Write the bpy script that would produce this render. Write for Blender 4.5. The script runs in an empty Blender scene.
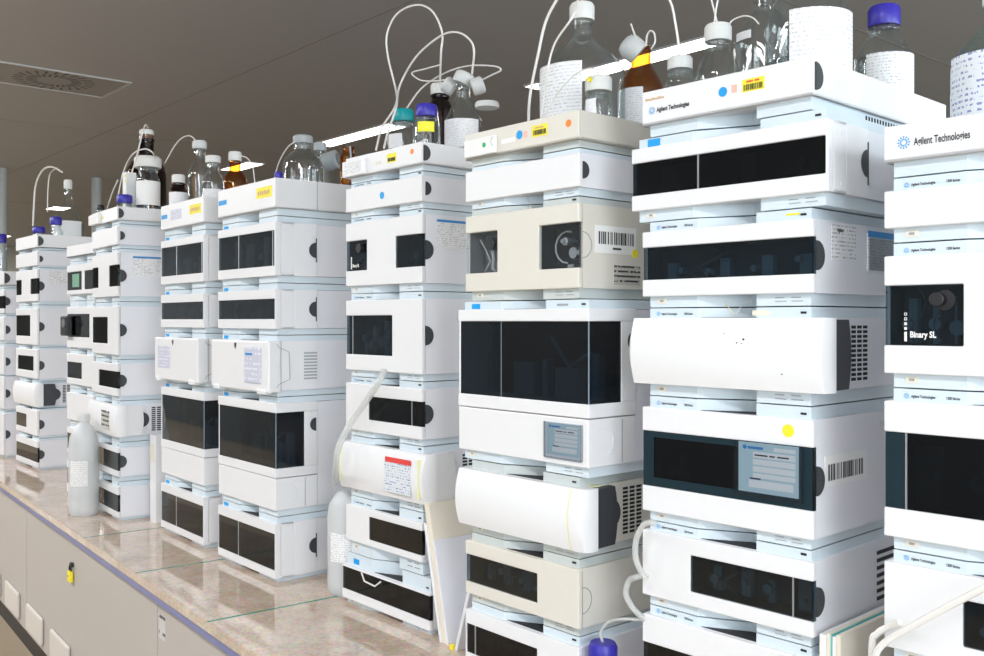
import bpy, math, random
from mathutils import Vector, Matrix
random.seed(7)
sc = bpy.context.scene
col = sc.collection
R = math.radians
BENCH = 0.80            # top of the stone worktop
CAMZ = BENCH + 0.773
CEIL = 3.2

# ------------------------------------------------------------------ materials
def new_mat(name):
    m = bpy.data.materials.new(name); m.use_nodes = True
    nt = m.node_tree
    return m, nt, nt.nodes['Principled BSDF']
def plain(name, rgb, rough=.4, metal=0, spec=.5, noise=0, scale=30, bump=0):
    m, nt, b = new_mat(name)
    b.inputs['Base Color'].default_value = (*rgb, 1)
    b.inputs['Roughness'].default_value = rough
    b.inputs['Metallic'].default_value = metal
    b.inputs['Specular IOR Level'].default_value = spec
    if noise or bump:
        tc = nt.nodes.new('ShaderNodeTexCoord'); n = nt.nodes.new('ShaderNodeTexNoise')
        n.inputs['Scale'].default_value = scale; n.inputs['Detail'].default_value = 4
        nt.links.new(tc.outputs['Object'], n.inputs['Vector'])
        if noise:
            r = nt.nodes.new('ShaderNodeMapRange')
            r.inputs['To Min'].default_value = 1 - noise; r.inputs['To Max'].default_value = 1 + noise
            nt.links.new(n.outputs['Fac'], r.inputs['Value'])
            mx = nt.nodes.new('ShaderNodeVectorMath'); mx.operation = 'SCALE'
            mx.inputs[0].default_value = rgb
            nt.links.new(r.outputs['Result'], mx.inputs['Scale'])
            nt.links.new(mx.outputs['Vector'], b.inputs['Base Color'])
        if bump:
            bp = nt.nodes.new('ShaderNodeBump'); bp.inputs['Strength'].default_value = bump
            bp.inputs['Distance'].default_value = .001
            nt.links.new(n.outputs['Fac'], bp.inputs['Height']); nt.links.new(bp.outputs['Normal'], b.inputs['Normal'])
    return m
def glass(name, tint, edge, rough=.02, refl=1.0):
    """thin walled glass: see-through by its tint, darker where the wall is seen edge on, mirror-like by Fresnel"""
    m, nt, b = new_mat(name); nt.nodes.remove(b)
    out = nt.nodes['Material Output']
    lw = nt.nodes.new('ShaderNodeLayerWeight'); lw.inputs['Blend'].default_value = .35
    mc = nt.nodes.new('ShaderNodeMix'); mc.data_type = 'RGBA'
    mc.inputs[6].default_value = (*tint, 1); mc.inputs[7].default_value = (*edge, 1)
    nt.links.new(lw.outputs['Facing'], mc.inputs[0])
    tr = nt.nodes.new('ShaderNodeBsdfTransparent'); nt.links.new(mc.outputs[2], tr.inputs['Color'])
    gl = nt.nodes.new('ShaderNodeBsdfGlossy'); gl.inputs['Roughness'].default_value = rough
    gl.inputs['Color'].default_value = (refl, refl, refl, 1)
    l2 = nt.nodes.new('ShaderNodeLayerWeight'); l2.inputs['Blend'].default_value = .5
    pw = nt.nodes.new('ShaderNodeMath'); pw.operation = 'POWER'; pw.inputs[1].default_value = 4.5
    nt.links.new(l2.outputs['Facing'], pw.inputs[0])
    fr = nt.nodes.new('ShaderNodeMath'); fr.operation = 'MULTIPLY_ADD'; fr.inputs[1].default_value = .9; fr.inputs[2].default_value = .04
    nt.links.new(pw.outputs[0], fr.inputs[0])
    mx = nt.nodes.new('ShaderNodeMixShader')
    nt.links.new(fr.outputs[0], mx.inputs[0]); nt.links.new(tr.outputs[0], mx.inputs[1]); nt.links.new(gl.outputs[0], mx.inputs[2])
    nt.links.new(mx.outputs[0], out.inputs['Surface'])
    return m
def printed(name, paper, ink, lines, dens=.5, xs=60):
    """paper with rows of small print"""
    m, nt, b = new_mat(name)
    tc = nt.nodes.new('ShaderNodeTexCoord'); sx = nt.nodes.new('ShaderNodeSeparateXYZ')
    nt.links.new(tc.outputs['Generated'], sx.inputs[0])
    mu = nt.nodes.new('ShaderNodeMath'); mu.operation = 'MULTIPLY'; mu.inputs[1].default_value = lines
    nt.links.new(sx.outputs['Z'], mu.inputs[0])
    fr = nt.nodes.new('ShaderNodeMath'); fr.operation = 'FRACT'; nt.links.new(mu.outputs[0], fr.inputs[0])
    g = nt.nodes.new('ShaderNodeMath'); g.operation = 'GREATER_THAN'; g.inputs[1].default_value = .58
    nt.links.new(fr.outputs[0], g.inputs[0])
    n = nt.nodes.new('ShaderNodeTexNoise'); n.inputs['Scale'].default_value = 1; n.inputs['Detail'].default_value = 1
    mp = nt.nodes.new('ShaderNodeMapping'); mp.inputs['Scale'].default_value = (xs*.25, xs*.25, lines*.9)
    nt.links.new(tc.outputs['Generated'], mp.inputs[0]); nt.links.new(mp.outputs[0], n.inputs['Vector'])
    g2 = nt.nodes.new('ShaderNodeMath'); g2.operation = 'GREATER_THAN'; g2.inputs[1].default_value = 1 - dens
    nt.links.new(n.outputs['Fac'], g2.inputs[0])
    an = nt.nodes.new('ShaderNodeMath'); an.operation = 'MULTIPLY'
    nt.links.new(g.outputs[0], an.inputs[0]); nt.links.new(g2.outputs[0], an.inputs[1])
    mc = nt.nodes.new('ShaderNodeMix'); mc.data_type = 'RGBA'
    mc.inputs[6].default_value = (*paper, 1); mc.inputs[7].default_value = (*ink, 1)
    nt.links.new(an.outputs[0], mc.inputs[0]); nt.links.new(mc.outputs[2], b.inputs['Base Color'])
    b.inputs['Roughness'].default_value = .5
    return m
def emit(name, rgb, s):
    m, nt, b = new_mat(name)
    b.inputs['Base Color'].default_value = (.8, .8, .8, 1)
    b.inputs['Emission Color'].default_value = (*rgb, 1); b.inputs['Emission Strength'].default_value = s
    return m

W = plain('white_plastic', (.81, .81, .825), .38, noise=.012, scale=60, bump=.04)
WS = plain('white_casing', (.81, .815, .86), .42, noise=.012, scale=60, bump=.04)  # bluish tint paints cool daylight into the casing sides
BEIGE = plain('beige_plastic', (.72, .69, .62), .42, noise=.015, scale=60, bump=.04)
plain_foot_beige = plain('pale_grey_green_foot', (.56, .60, .59), .45)
FOOT = plain('pale_blue_plastic', (.66, .745, .80), .4)
DARKGREY = plain('charcoal_plastic', (.035, .038, .045), .45)
HANDLE = plain('dark_handle', (.045, .05, .055), .5)
BLACK = plain('black_plastic', (.012, .012, .013), .4)
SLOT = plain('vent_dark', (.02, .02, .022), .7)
GREY = plain('grey_plastic', (.38, .41, .42), .45)
PALEGREY = plain('pale_grey_cap', (.62, .63, .62), .5)
STEEL = plain('steel', (.55, .57, .6), .3, metal=.8)
INT = plain('bay_lining', (.05, .075, .09), .6)
INT_BLACK = plain('bay_lining_black', (.012, .012, .014), .6)
INTGREY = plain('bay_grey', (.17, .17, .18), .5)
INTBLUE = plain('bay_fitting', (.22, .30, .36), .4)
INK = plain('black_ink', (.03, .03, .035), .6)
GREYINK = plain('grey_ink', (.33, .34, .36), .6)
BLUEINK = plain('blue_ink', (.03, .25, .6), .5)
CYAN = plain('blue_sticker', (.0, .33, .76), .5)
YELLOW = plain('yellow_sticker', (.90, .78, .03), .5)
ORANGE = plain('orange_sticker', (.95, .25, .03), .5)
GREEN = plain('green_sticker', (.0, .4, .13), .5)
PINK = plain('pink_sticker', (.95, .5, .42), .5)
RED = plain('red_print', (.75, .06, .05), .5)
GOLDINK = plain('tan_ink', (.62, .40, .22), .6)
CREAM = plain('cream_paper', (.80, .74, .63), .6, noise=.02, scale=15)
TAPE = plain('pale_yellow_tape', (.85, .84, .45), .5)
TEALPAPER = plain('teal_paper', (.10, .55, .55), .6)
PAPER = plain('white_paper', (.86, .86, .85), .6)
CAPBLUE = plain('blue_cap', (.035, .025, .36), .35)
CAPTEAL = plain('teal_cap', (.0, .33, .36), .35)
CAPWHITE = plain('white_cap', (.74, .74, .71), .5)
TUBE = plain('white_tubing', (.80, .78, .75), .35)
def milky(name, rgb, fac, rough=.3):
    m = plain(name, rgb, rough); nt = m.node_tree; b = nt.nodes['Principled BSDF']
    tr = nt.nodes.new('ShaderNodeBsdfTransparent'); mx = nt.nodes.new('ShaderNodeMixShader'); mx.inputs[0].default_value = fac
    tr.inputs['Color'].default_value = (.93, .94, .94, 1)
    nt.links.new(b.outputs[0], mx.inputs[1]); nt.links.new(tr.outputs[0], mx.inputs[2]); nt.links.new(mx.outputs[0], nt.nodes['Material Output'].inputs['Surface'])
    return m
TUBECLEAR = milky('milky_tubing', (.74, .75, .73), .5)
JUGM = milky('milky_plastic', (.74, .76, .77), .28, .4)
LABELBLUE = plain('pale_blue_card', (.50, .66, .72), .45)
P12 = printed('print_fine', (.86, .86, .87), (.58, .58, .61), 17, .5, 120)
P8 = printed('print_coarse', (.86, .86, .86), (.50, .50, .54), 13, .48, 110)
P5 = printed('print_form', (.83, .83, .84), (.42, .42, .46), 9, .5, 90)
PBLUE = printed('print_handwritten', (.72, .76, .80), (.25, .26, .50), 11, .46, 70)
PGREY = printed('print_plate', (.55, .53, .48), (.04, .04, .04), 4, .6, 50)
PLILAC = printed('print_lilac', (.58, .59, .70), (.74, .76, .85), 7, .5, 24)
GLASS = glass('clear_glass', (.985, .992, .992), (.80, .86, .87))
GREENGLASS = glass('greenish_glass', (.95, .975, .968), (.74, .85, .83))
AMBER = glass('amber_glass', (.92, .70, .34), (.70, .40, .14))
DARKAMBER = glass('dark_amber_glass', (.42, .26, .17), (.25, .13, .08))
LIQ = glass('clear_liquid', (.86, .88, .88), (.6, .65, .66), 0.0)
YLIQ = plain('yellow_label', (.85, .80, .03), .5)
SMOKE = glass('smoked_pane', (.52, .60, .64), (.2, .26, .29), .04)
MIDPANE = glass('dark_pane', (.40, .46, .50), (.12, .15, .17), .04)
BLACKPANE = glass('black_pane', (.22, .27, .30), (.06, .075, .085), .05)
POUCH = glass('clear_pouch', (.88, .90, .92), (.6, .62, .66), .08)
PANE = glass('window_pane', (.95, .97, .97), (.8, .85, .85), .0)

def stone_mat():
    m, nt, b = new_mat('polished_beige_stone')
    tc = nt.nodes.new('ShaderNodeTexCoord')
    n1 = nt.nodes.new('ShaderNodeTexNoise'); n1.inputs['Scale'].default_value = 7; n1.inputs['Detail'].default_value = 8; n1.inputs['Roughness'].default_value = .75
    n2 = nt.nodes.new('ShaderNodeTexVoronoi'); n2.inputs['Scale'].default_value = 160
    nt.links.new(tc.outputs['Object'], n1.inputs['Vector']); nt.links.new(tc.outputs['Object'], n2.inputs['Vector'])
    r = nt.nodes.new('ShaderNodeValToRGB'); e = r.color_ramp.elements
    e[0].position = .3; e[0].color = (.50, .375, .285, 1); e[1].position = .7; e[1].color = (.82, .69, .58, 1)
    nt.links.new(n1.outputs['Fac'], r.inputs[0])
    mc = nt.nodes.new('ShaderNodeMix'); mc.data_type = 'RGBA'; mc.blend_type = 'MULTIPLY'; mc.inputs[0].default_value = .3
    nt.links.new(r.outputs[0], mc.inputs[6]); nt.links.new(n2.outputs['Color'], mc.inputs[7])
    nt.links.new(mc.outputs[2], b.inputs['Base Color'])
    b.inputs['Roughness'].default_value = .06; b.inputs['IOR'].default_value = 1.6
    return m
STONE = stone_mat()
CAB = plain('cabinet_laminate', (.50, .46, .43), .45, noise=.02, scale=8)
EDGE = plain('blue_edge_strip', (.16, .18, .40), .3)
KICK = plain('dark_plinth', (.03, .022, .018), .6)
VENTW = plain('vent_plate', (.70, .65, .60), .4)
TEAL = plain('green_joint', (.02, .24, .18), .2)
CEILM = plain('grey_ceiling_panel', (.42, .408, .412), .5, noise=.02, scale=3)
WALLM = plain('wall_paint', (.22, .24, .26), .8)
FARWALL = plain('far_wall_paint', (.58, .58, .52), .8)
FLOORM = plain('tan_floor', (.42, .34, .24), .3, noise=.08, scale=5)
FRAME = plain('window_frame_paint', (.7, .7, .7), .5)
LIGHT = emit('lamp_diffuser', (1, .95, .88), 9)

# ------------------------------------------------------------------ mesh helpers
class MB:
    def __init__(s): s.v = []; s.f = []
    def add(s, vs, fs):
        b = len(s.v); s.v += [tuple(v) for v in vs]; s.f += [tuple(i + b for i in f) for f in fs]; return s
    def box(s, x0, x1, y0, y1, z0, z1):
        return s.add([(x0,y0,z0),(x1,y0,z0),(x1,y1,z0),(x0,y1,z0),(x0,y0,z1),(x1,y0,z1),(x1,y1,z1),(x0,y1,z1)],
                     [(0,3,2,1),(4,5,6,7),(0,1,5,4),(1,2,6,5),(2,3,7,6),(3,0,4,7)])
    def prism(s, poly, z0, z1):
        n = len(poly)
        vs = [(x,y,z0) for x,y in poly] + [(x,y,z1) for x,y in poly]
        fs = [tuple(reversed(range(n))), tuple(range(n, 2*n))] + [(i,(i+1)%n,n+(i+1)%n,n+i) for i in range(n)]
        return s.add(vs, fs)
    def lathe(s, prof, seg=32, cx=0, cy=0, rib=0, M=None):
        """profile of (r, z); rib > 0 gives a fluted side"""
        vs = []; fs = []
        for r, z in prof:
            for k in range(seg):
                rr = r * (1 - (rib if k % 2 and r > 0 else 0)); a = 2*math.pi*k/seg
                p = Vector((rr*math.cos(a), rr*math.sin(a), z))
                if M: p = M @ p
                vs.append((p.x+cx, p.y+cy, p.z))
        for i in range(len(prof)-1):
            for k in range(seg):
                k2 = (k+1) % seg
                fs.append((i*seg+k, i*seg+k2, (i+1)*seg+k2, (i+1)*seg+k))
        n = len(prof)
        fs.append(tuple(reversed(range(seg)))); fs.append(tuple((n-1)*seg+k for k in range(seg)))
        return s.add(vs, fs)
    def tube(s, pts, r, seg=8, cap=True):
        pts = [Vector(p) for p in pts]; vs = []; fs = []; up = None
        for i, p in enumerate(pts):
            t = (pts[min(i+1, len(pts)-1)] - pts[max(i-1, 0)]).normalized()
            if up is None:
                up = Vector((0,0,1)) if abs(t.z) < .9 else Vector((1,0,0))
            n = (up - t*up.dot(t)).normalized(); up = n; b = t.cross(n)
            for k in range(seg):
                a = 2*math.pi*k/seg; vs.append(p + r*(math.cos(a)*n + math.sin(a)*b))
        for i in range(len(pts)-1):
            for k in range(seg):
                k2 = (k+1) % seg; fs.append((i*seg+k, i*seg+k2, (i+1)*seg+k2, (i+1)*seg+k))
        if cap:
            fs.append(tuple(reversed(range(seg)))); fs.append(tuple((len(pts)-1)*seg+k for k in range(seg)))
        return s.add(vs, fs)
    def disc(s, pos, axis, r, t, seg=20, a0=0, a1=360):
        """a flat disc or sector with thickness t, facing -y ('y') or +x ('x')"""
        x, y, z = pos; n = seg; vs = []
        full = abs(a1-a0) >= 360
        for d in (0, t):
            for k in range(n if full else n+1):
                a = R(a0 + (a1-a0)*k/n); u, w = r*math.cos(a), r*math.sin(a)
                vs.append((x+u, y-d, z+w) if axis == 'y' else (x+d, y+u, z+w))
        m = len(vs)//2
        return s.add(vs, [tuple(reversed(range(m))), tuple(range(m, 2*m))] + [(i,(i+1)%m,m+(i+1)%m,m+i) for i in range(m)])
    def build(s, name, mat, parent=None, bevel=0, smooth=False, loc=None):
        me = bpy.data.meshes.new(name); me.from_pydata(s.v, [], s.f); me.materials.append(mat)
        import bmesh
        bm = bmesh.new(); bm.from_mesh(me); bmesh.ops.recalc_face_normals(bm, faces=bm.faces); bm.to_mesh(me); bm.free()
        if smooth:
            me.polygons.foreach_set('use_smooth', [True]*len(me.polygons))
            me.set_sharp_from_angle(angle=R(40))
        o = bpy.data.objects.new(name, me); col.objects.link(o)
        if parent: o.parent = parent
        if loc: o.location = loc
        if bevel:
            b = o.modifiers.new('bevel', 'BEVEL'); b.width = bevel; b.segments = 2; b.limit_method = 'ANGLE'; b.angle_limit = R(50)
        return o
def frame_panel(m, x0, x1, z0, z1, holes, y0, y1):
    """a slab in the xz plane with rectangular openings"""
    xs = sorted({x0, x1, *[h[0] for h in holes], *[h[1] for h in holes]}); zs = sorted({z0, z1, *[h[2] for h in holes], *[h[3] for h in holes]})
    nx, nz = len(xs)-1, len(zs)-1
    def solid(i, j):
        if not (0 <= i < nx and 0 <= j < nz): return False
        cx, cz = (xs[i]+xs[i+1])/2, (zs[j]+zs[j+1])/2
        return not any(h[0] < cx < h[1] and h[2] < cz < h[3] for h in holes)
    idx = {}; vs = []; fs = []
    def V(i, j, k):
        if (i, j, k) not in idx:
            idx[(i,j,k)] = len(vs); vs.append((xs[i], (y0, y1)[k], zs[j]))
        return idx[(i,j,k)]
    for i in range(nx):
        for j in range(nz):
            if not solid(i, j): continue
            fs.append((V(i,j,0),V(i+1,j,0),V(i+1,j+1,0),V(i,j+1,0))); fs.append((V(i,j,1),V(i,j+1,1),V(i+1,j+1,1),V(i+1,j,1)))
            if not solid(i-1,j): fs.append((V(i,j,0),V(i,j+1,0),V(i,j+1,1),V(i,j,1)))
            if not solid(i+1,j): fs.append((V(i+1,j,0),V(i+1,j,1),V(i+1,j+1,1),V(i+1,j+1,0)))
            if not solid(i,j-1): fs.append((V(i,j,0),V(i,j,1),V(i+1,j,1),V(i+1,j,0)))
            if not solid(i,j+1): fs.append((V(i,j+1,0),V(i+1,j+1,0),V(i+1,j+1,1),V(i,j+1,1)))
    m.add(vs, fs)
def thing(name, label, cat, loc=(0,0,0), rz=0, group=None):
    o = bpy.data.objects.new(name, None); col.objects.link(o); o.empty_display_size = .05
    o.location = loc; o.rotation_euler = (0, 0, rz); o['label'] = label; o['category'] = cat
    if group: o['group'] = group
    return o
def tag(o, label, cat, group=None):
    o['label'] = label; o['category'] = cat
    if group: o['group'] = group
    return o
def struct(o):
    o['kind'] = 'structure'; return o
def lettering(text, size, pos, face, mat, parent, name='lettering', bold=0, align='LEFT', sx=1):
    cu = bpy.data.curves.new('t', 'FONT'); cu.body = text; cu.size = size; cu.align_x = align; cu.offset = bold
    cu.resolution_u = 3
    t = bpy.data.objects.new('t', cu); col.objects.link(t)
    me = bpy.data.meshes.new_from_object(t.evaluated_get(bpy.context.evaluated_depsgraph_get()))
    bpy.data.objects.remove(t); bpy.data.curves.remove(cu)
    x, y, z = pos
    for v in me.vertices:
        a, b = v.co.x*sx, v.co.y
        v.co = (x+a, y, z+b) if face == 'front' else (x, y+a, z+b)
    me.materials.clear(); me.materials.append(mat); me.name = name
    o = bpy.data.objects.new(name, me); col.objects.link(o); o.parent = parent
    return o
def burst(pos, r, parent, mat=CYAN):
    """the small star of rays next to the maker's name"""
    m = MB(); x, y, z = pos
    for k in range(12):
        a = 2*math.pi*k/12; c, s_ = math.cos(a), math.sin(a); w = r*.09
        for r0, r1 in ((.38, .62), (.72, 1.0)):
            m.add([(x+c*r*r0-s_*w, y, z+s_*r*r0+c*w), (x+c*r*r0+s_*w, y, z+s_*r*r0-c*w), (x+c*r*r1+s_*w, y, z+s_*r*r1-c*w), (x+c*r*r1-s_*w, y, z+s_*r*r1+c*w)], [(0,1,2,3)])
    return m.build('star_emblem', mat, parent)

# camera-side geometry of the room: turns a place in the photo at a known depth into metres
F_, YH = 955.1, 320.3
CA, SA = math.cos(R(40.8)), math.sin(R(40.8))
def at(px, py, Y):
    r = (px-492)/F_; X = -(CA - r*SA)*Y/(SA + r*CA); fw = -X*CA + Y*SA
    return Vector((X, Y, CAMZ - (py-YH)*fw/F_)), fw

# ------------------------------------------------------------------ instrument modules
STACKS = {   # centre of the front, depth, turn, name in words
 'H': (-.527, 1.385, 2.0, 'rightmost stack'),
 'G': (-.9955, 1.385, 2.0, 'stack second from right'),
 'F': (-1.4675, 1.339, .43, 'stack third from right'),
 'E': (-2.0705, 1.408, .39, 'stack fourth from right'),
 'D': (-2.7365, 1.353, -.69, 'stack fifth from right'),
 'C': (-3.2775, 1.376, -1.61, 'stack sixth from right'),
 'B': (-3.894, 1.318, -3.17, 'stack seventh from right'),
 'N': (-4.282, 1.345, 0, 'half hidden stack eighth from right'),
 'A': (-5.45, 1.44, 0, 'stack second from left edge'),
 'Z': (-6.06, 1.43, 0, 'stack at left edge'),
}
ORD = ['', 'topmost', 'second from top', 'third from top', 'fourth from top', 'fifth from top', 'sixth from top', 'seventh from top', 'eighth from top']
DEPTH = .435
def foot_poly(w, ins=.010):
    a = -w/2 + ins; b = w/2 - ins; k = w/.345
    return [(a, .012), (a+.105*k, .012), (a+.19*k, .055), (a+.225*k, .055), (a+.225*k, .012), (b, .012), (b, DEPTH-.01), (a, DEPTH-.01)]
def flat(parent, name, face, a0, a1, z0, z1, mat, at_, t=.0009):
    """a sticker or plate lying on the front (x range) or on the right side (y range)"""
    m = MB()
    if face == 'front': m.box(a0, a1, at_-t, at_+.0002, z0, z1)
    else: m.box(at_-.0002, at_+t, a0, a1, z0, z1)
    return m.build(name, mat, parent)
def barcode(parent, face, a0, a1, z0, z1, at_, mat=INK, seed=1):
    rnd = random.Random(seed); m = MB(); a = a0; t = .0006
    while a < a1:
        w = rnd.choice((.7, .8, 1.4, 1.8))*(a1-a0)/52
        if a + w > a1: break
        if face == 'front': m.box(a, a+w, at_-t, at_, z0, z1)
        else: m.box(at_, at_+t, a, a+w, z0, z1)
        a += w + rnd.choice((1, 1.2, 1.7, 2.6))*(a1-a0)/52
    return m.build('barcode', mat, parent)
def half_handle(parent, x, y, z, r, back=False, mat=HANDLE, name='finger_latch'):
    m = MB(); m.disc((x-.001, y, z), 'x', r, .0035 if mat is HANDLE else .0014, 18, *((90, 270) if back else (-90, 90)))
    return m.build(name, mat, parent)
def slots(parent, x, y0, y1, z0, z1, n, vert=True, mat=SLOT):
    m = MB()
    for k in range(n):
        if vert:
            a = y0 + (y1-y0)*k/n; m.box(x-.002, x+.0006, a, a+(y1-y0)/n*.5, z0, z1)
        else:
            a = z0 + (z1-z0)*k/n; m.box(x-.002, x+.0006, y0, y1, a, a+(z1-z0)/n*.5)
    return m.build('vent_slots', mat, parent)

def interior(parent, x0, x1, z0, z1, style, seed, yb=.058, lining=INT):
    """lining and fittings seen through a pane"""
    rnd = random.Random(seed)
    m = MB(); m.box(x0, x1, yb-.004, yb, z0, z1)
    for q in ((x0, x0+.0008, z0, z1), (x1-.0008, x1, z0, z1), (x0, x1, z0+.0001, z0+.0009), (x0, x1, z1-.0009, z1-.0001)): m.box(q[0], q[1], .0085, yb, q[2], q[3])
    m.build('bay_lining', lining, parent)
    h, w = z1-z0, x1-x0
    g = MB()
    if style == 'pump':
        g.disc((x0+w*.56, .050, z0+h*.72), 'y', h*.16, .034, 20)
        g.build('pump_knob', BLACK, parent, bevel=.001, smooth=True)
        t = MB()
        t.tube([(x0+w*.50, .03, z0+h*.60), (x0+w*.56, .028, z0+h*.4), (x0+w*.52, .03, z0+h*.12), (x0+w*.6, .032, z0+.004)], .0032)
        t.tube([(x0+w*.85, .03, z0+h*.45), (x0+w*.72, .028, z0+h*.25), (x0+w*.7, .03, z0+.004)], .0032)
        t.tube([(x0+w*.10, .03, z0+h*.85), (x0+w*.28, .03, z0+h*.6), (x0+w*.42, .032, z0+h*.3), (x0+w*.2, .035, z0+.006)], .0018)
        t.build('bay_tubing', TUBECLEAR, parent, smooth=True)
        return
    if style == 'valves':
        g.disc((x0+w*.5, .05, z0+h*.62), 'y', h*.09, .028, 14); g.disc((x0+w*.5, .024, z0+h*.62), 'y', h*.05, .01, 12)
        g.disc((x0+w*.64, .05, z0+h*.36), 'y', h*.13, .02, 14); g.disc((x0+w*.8, .05, z0+h*.36), 'y', h*.06, .02, 12)
        g.box(x0+w*.5, x0+w*.66, .03, .045, z0+.002, z0+h*.1)
        g.build('valve_fittings', STEEL, parent, smooth=True)
        t = MB(); c = []
        for k in range(9):
            a = R(70+25*k); c.append((x0+w*.45+w*.32*math.cos(a), .035, z0+h*.5+h*.36*math.sin(a)))
        t.tube(c, .0018); t.build('bay_tubing', TUBECLEAR, parent, smooth=True)
        return
    n = 4 if style == 'busy' else 3
    for k in range(n):
        a = x0 + w*(k+.15+.5*rnd.random())/n
        g.box(a, a+w*(.04+.08*rnd.random()), .042, yb-.004, z0+.002, z0+h*(.5+.45*rnd.random()))
    for k in range(n):
        a = x0 + w*(k+.3+.4*rnd.random())/n
        g.disc((a, .045, z0+h*(.2+.3*rnd.random())), 'y', h*(.08+.06*rnd.random()), .014, 14)
    g.build('bay_fittings', INTBLUE if style != 'dim' else INTGREY, parent)
    t = MB()
    for k in range(2 if style != 'dim' else 1):
        a = x0 + w*(.2+.55*rnd.random())
        pts = [(a+w*.10*math.sin(j*.8+k), .03, z1-.003-(h-.006)*j/7) for j in range(8)]
        t.tube(pts, .0012)
    t.build('bay_tubing', INTGREY, parent, smooth=True)

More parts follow.
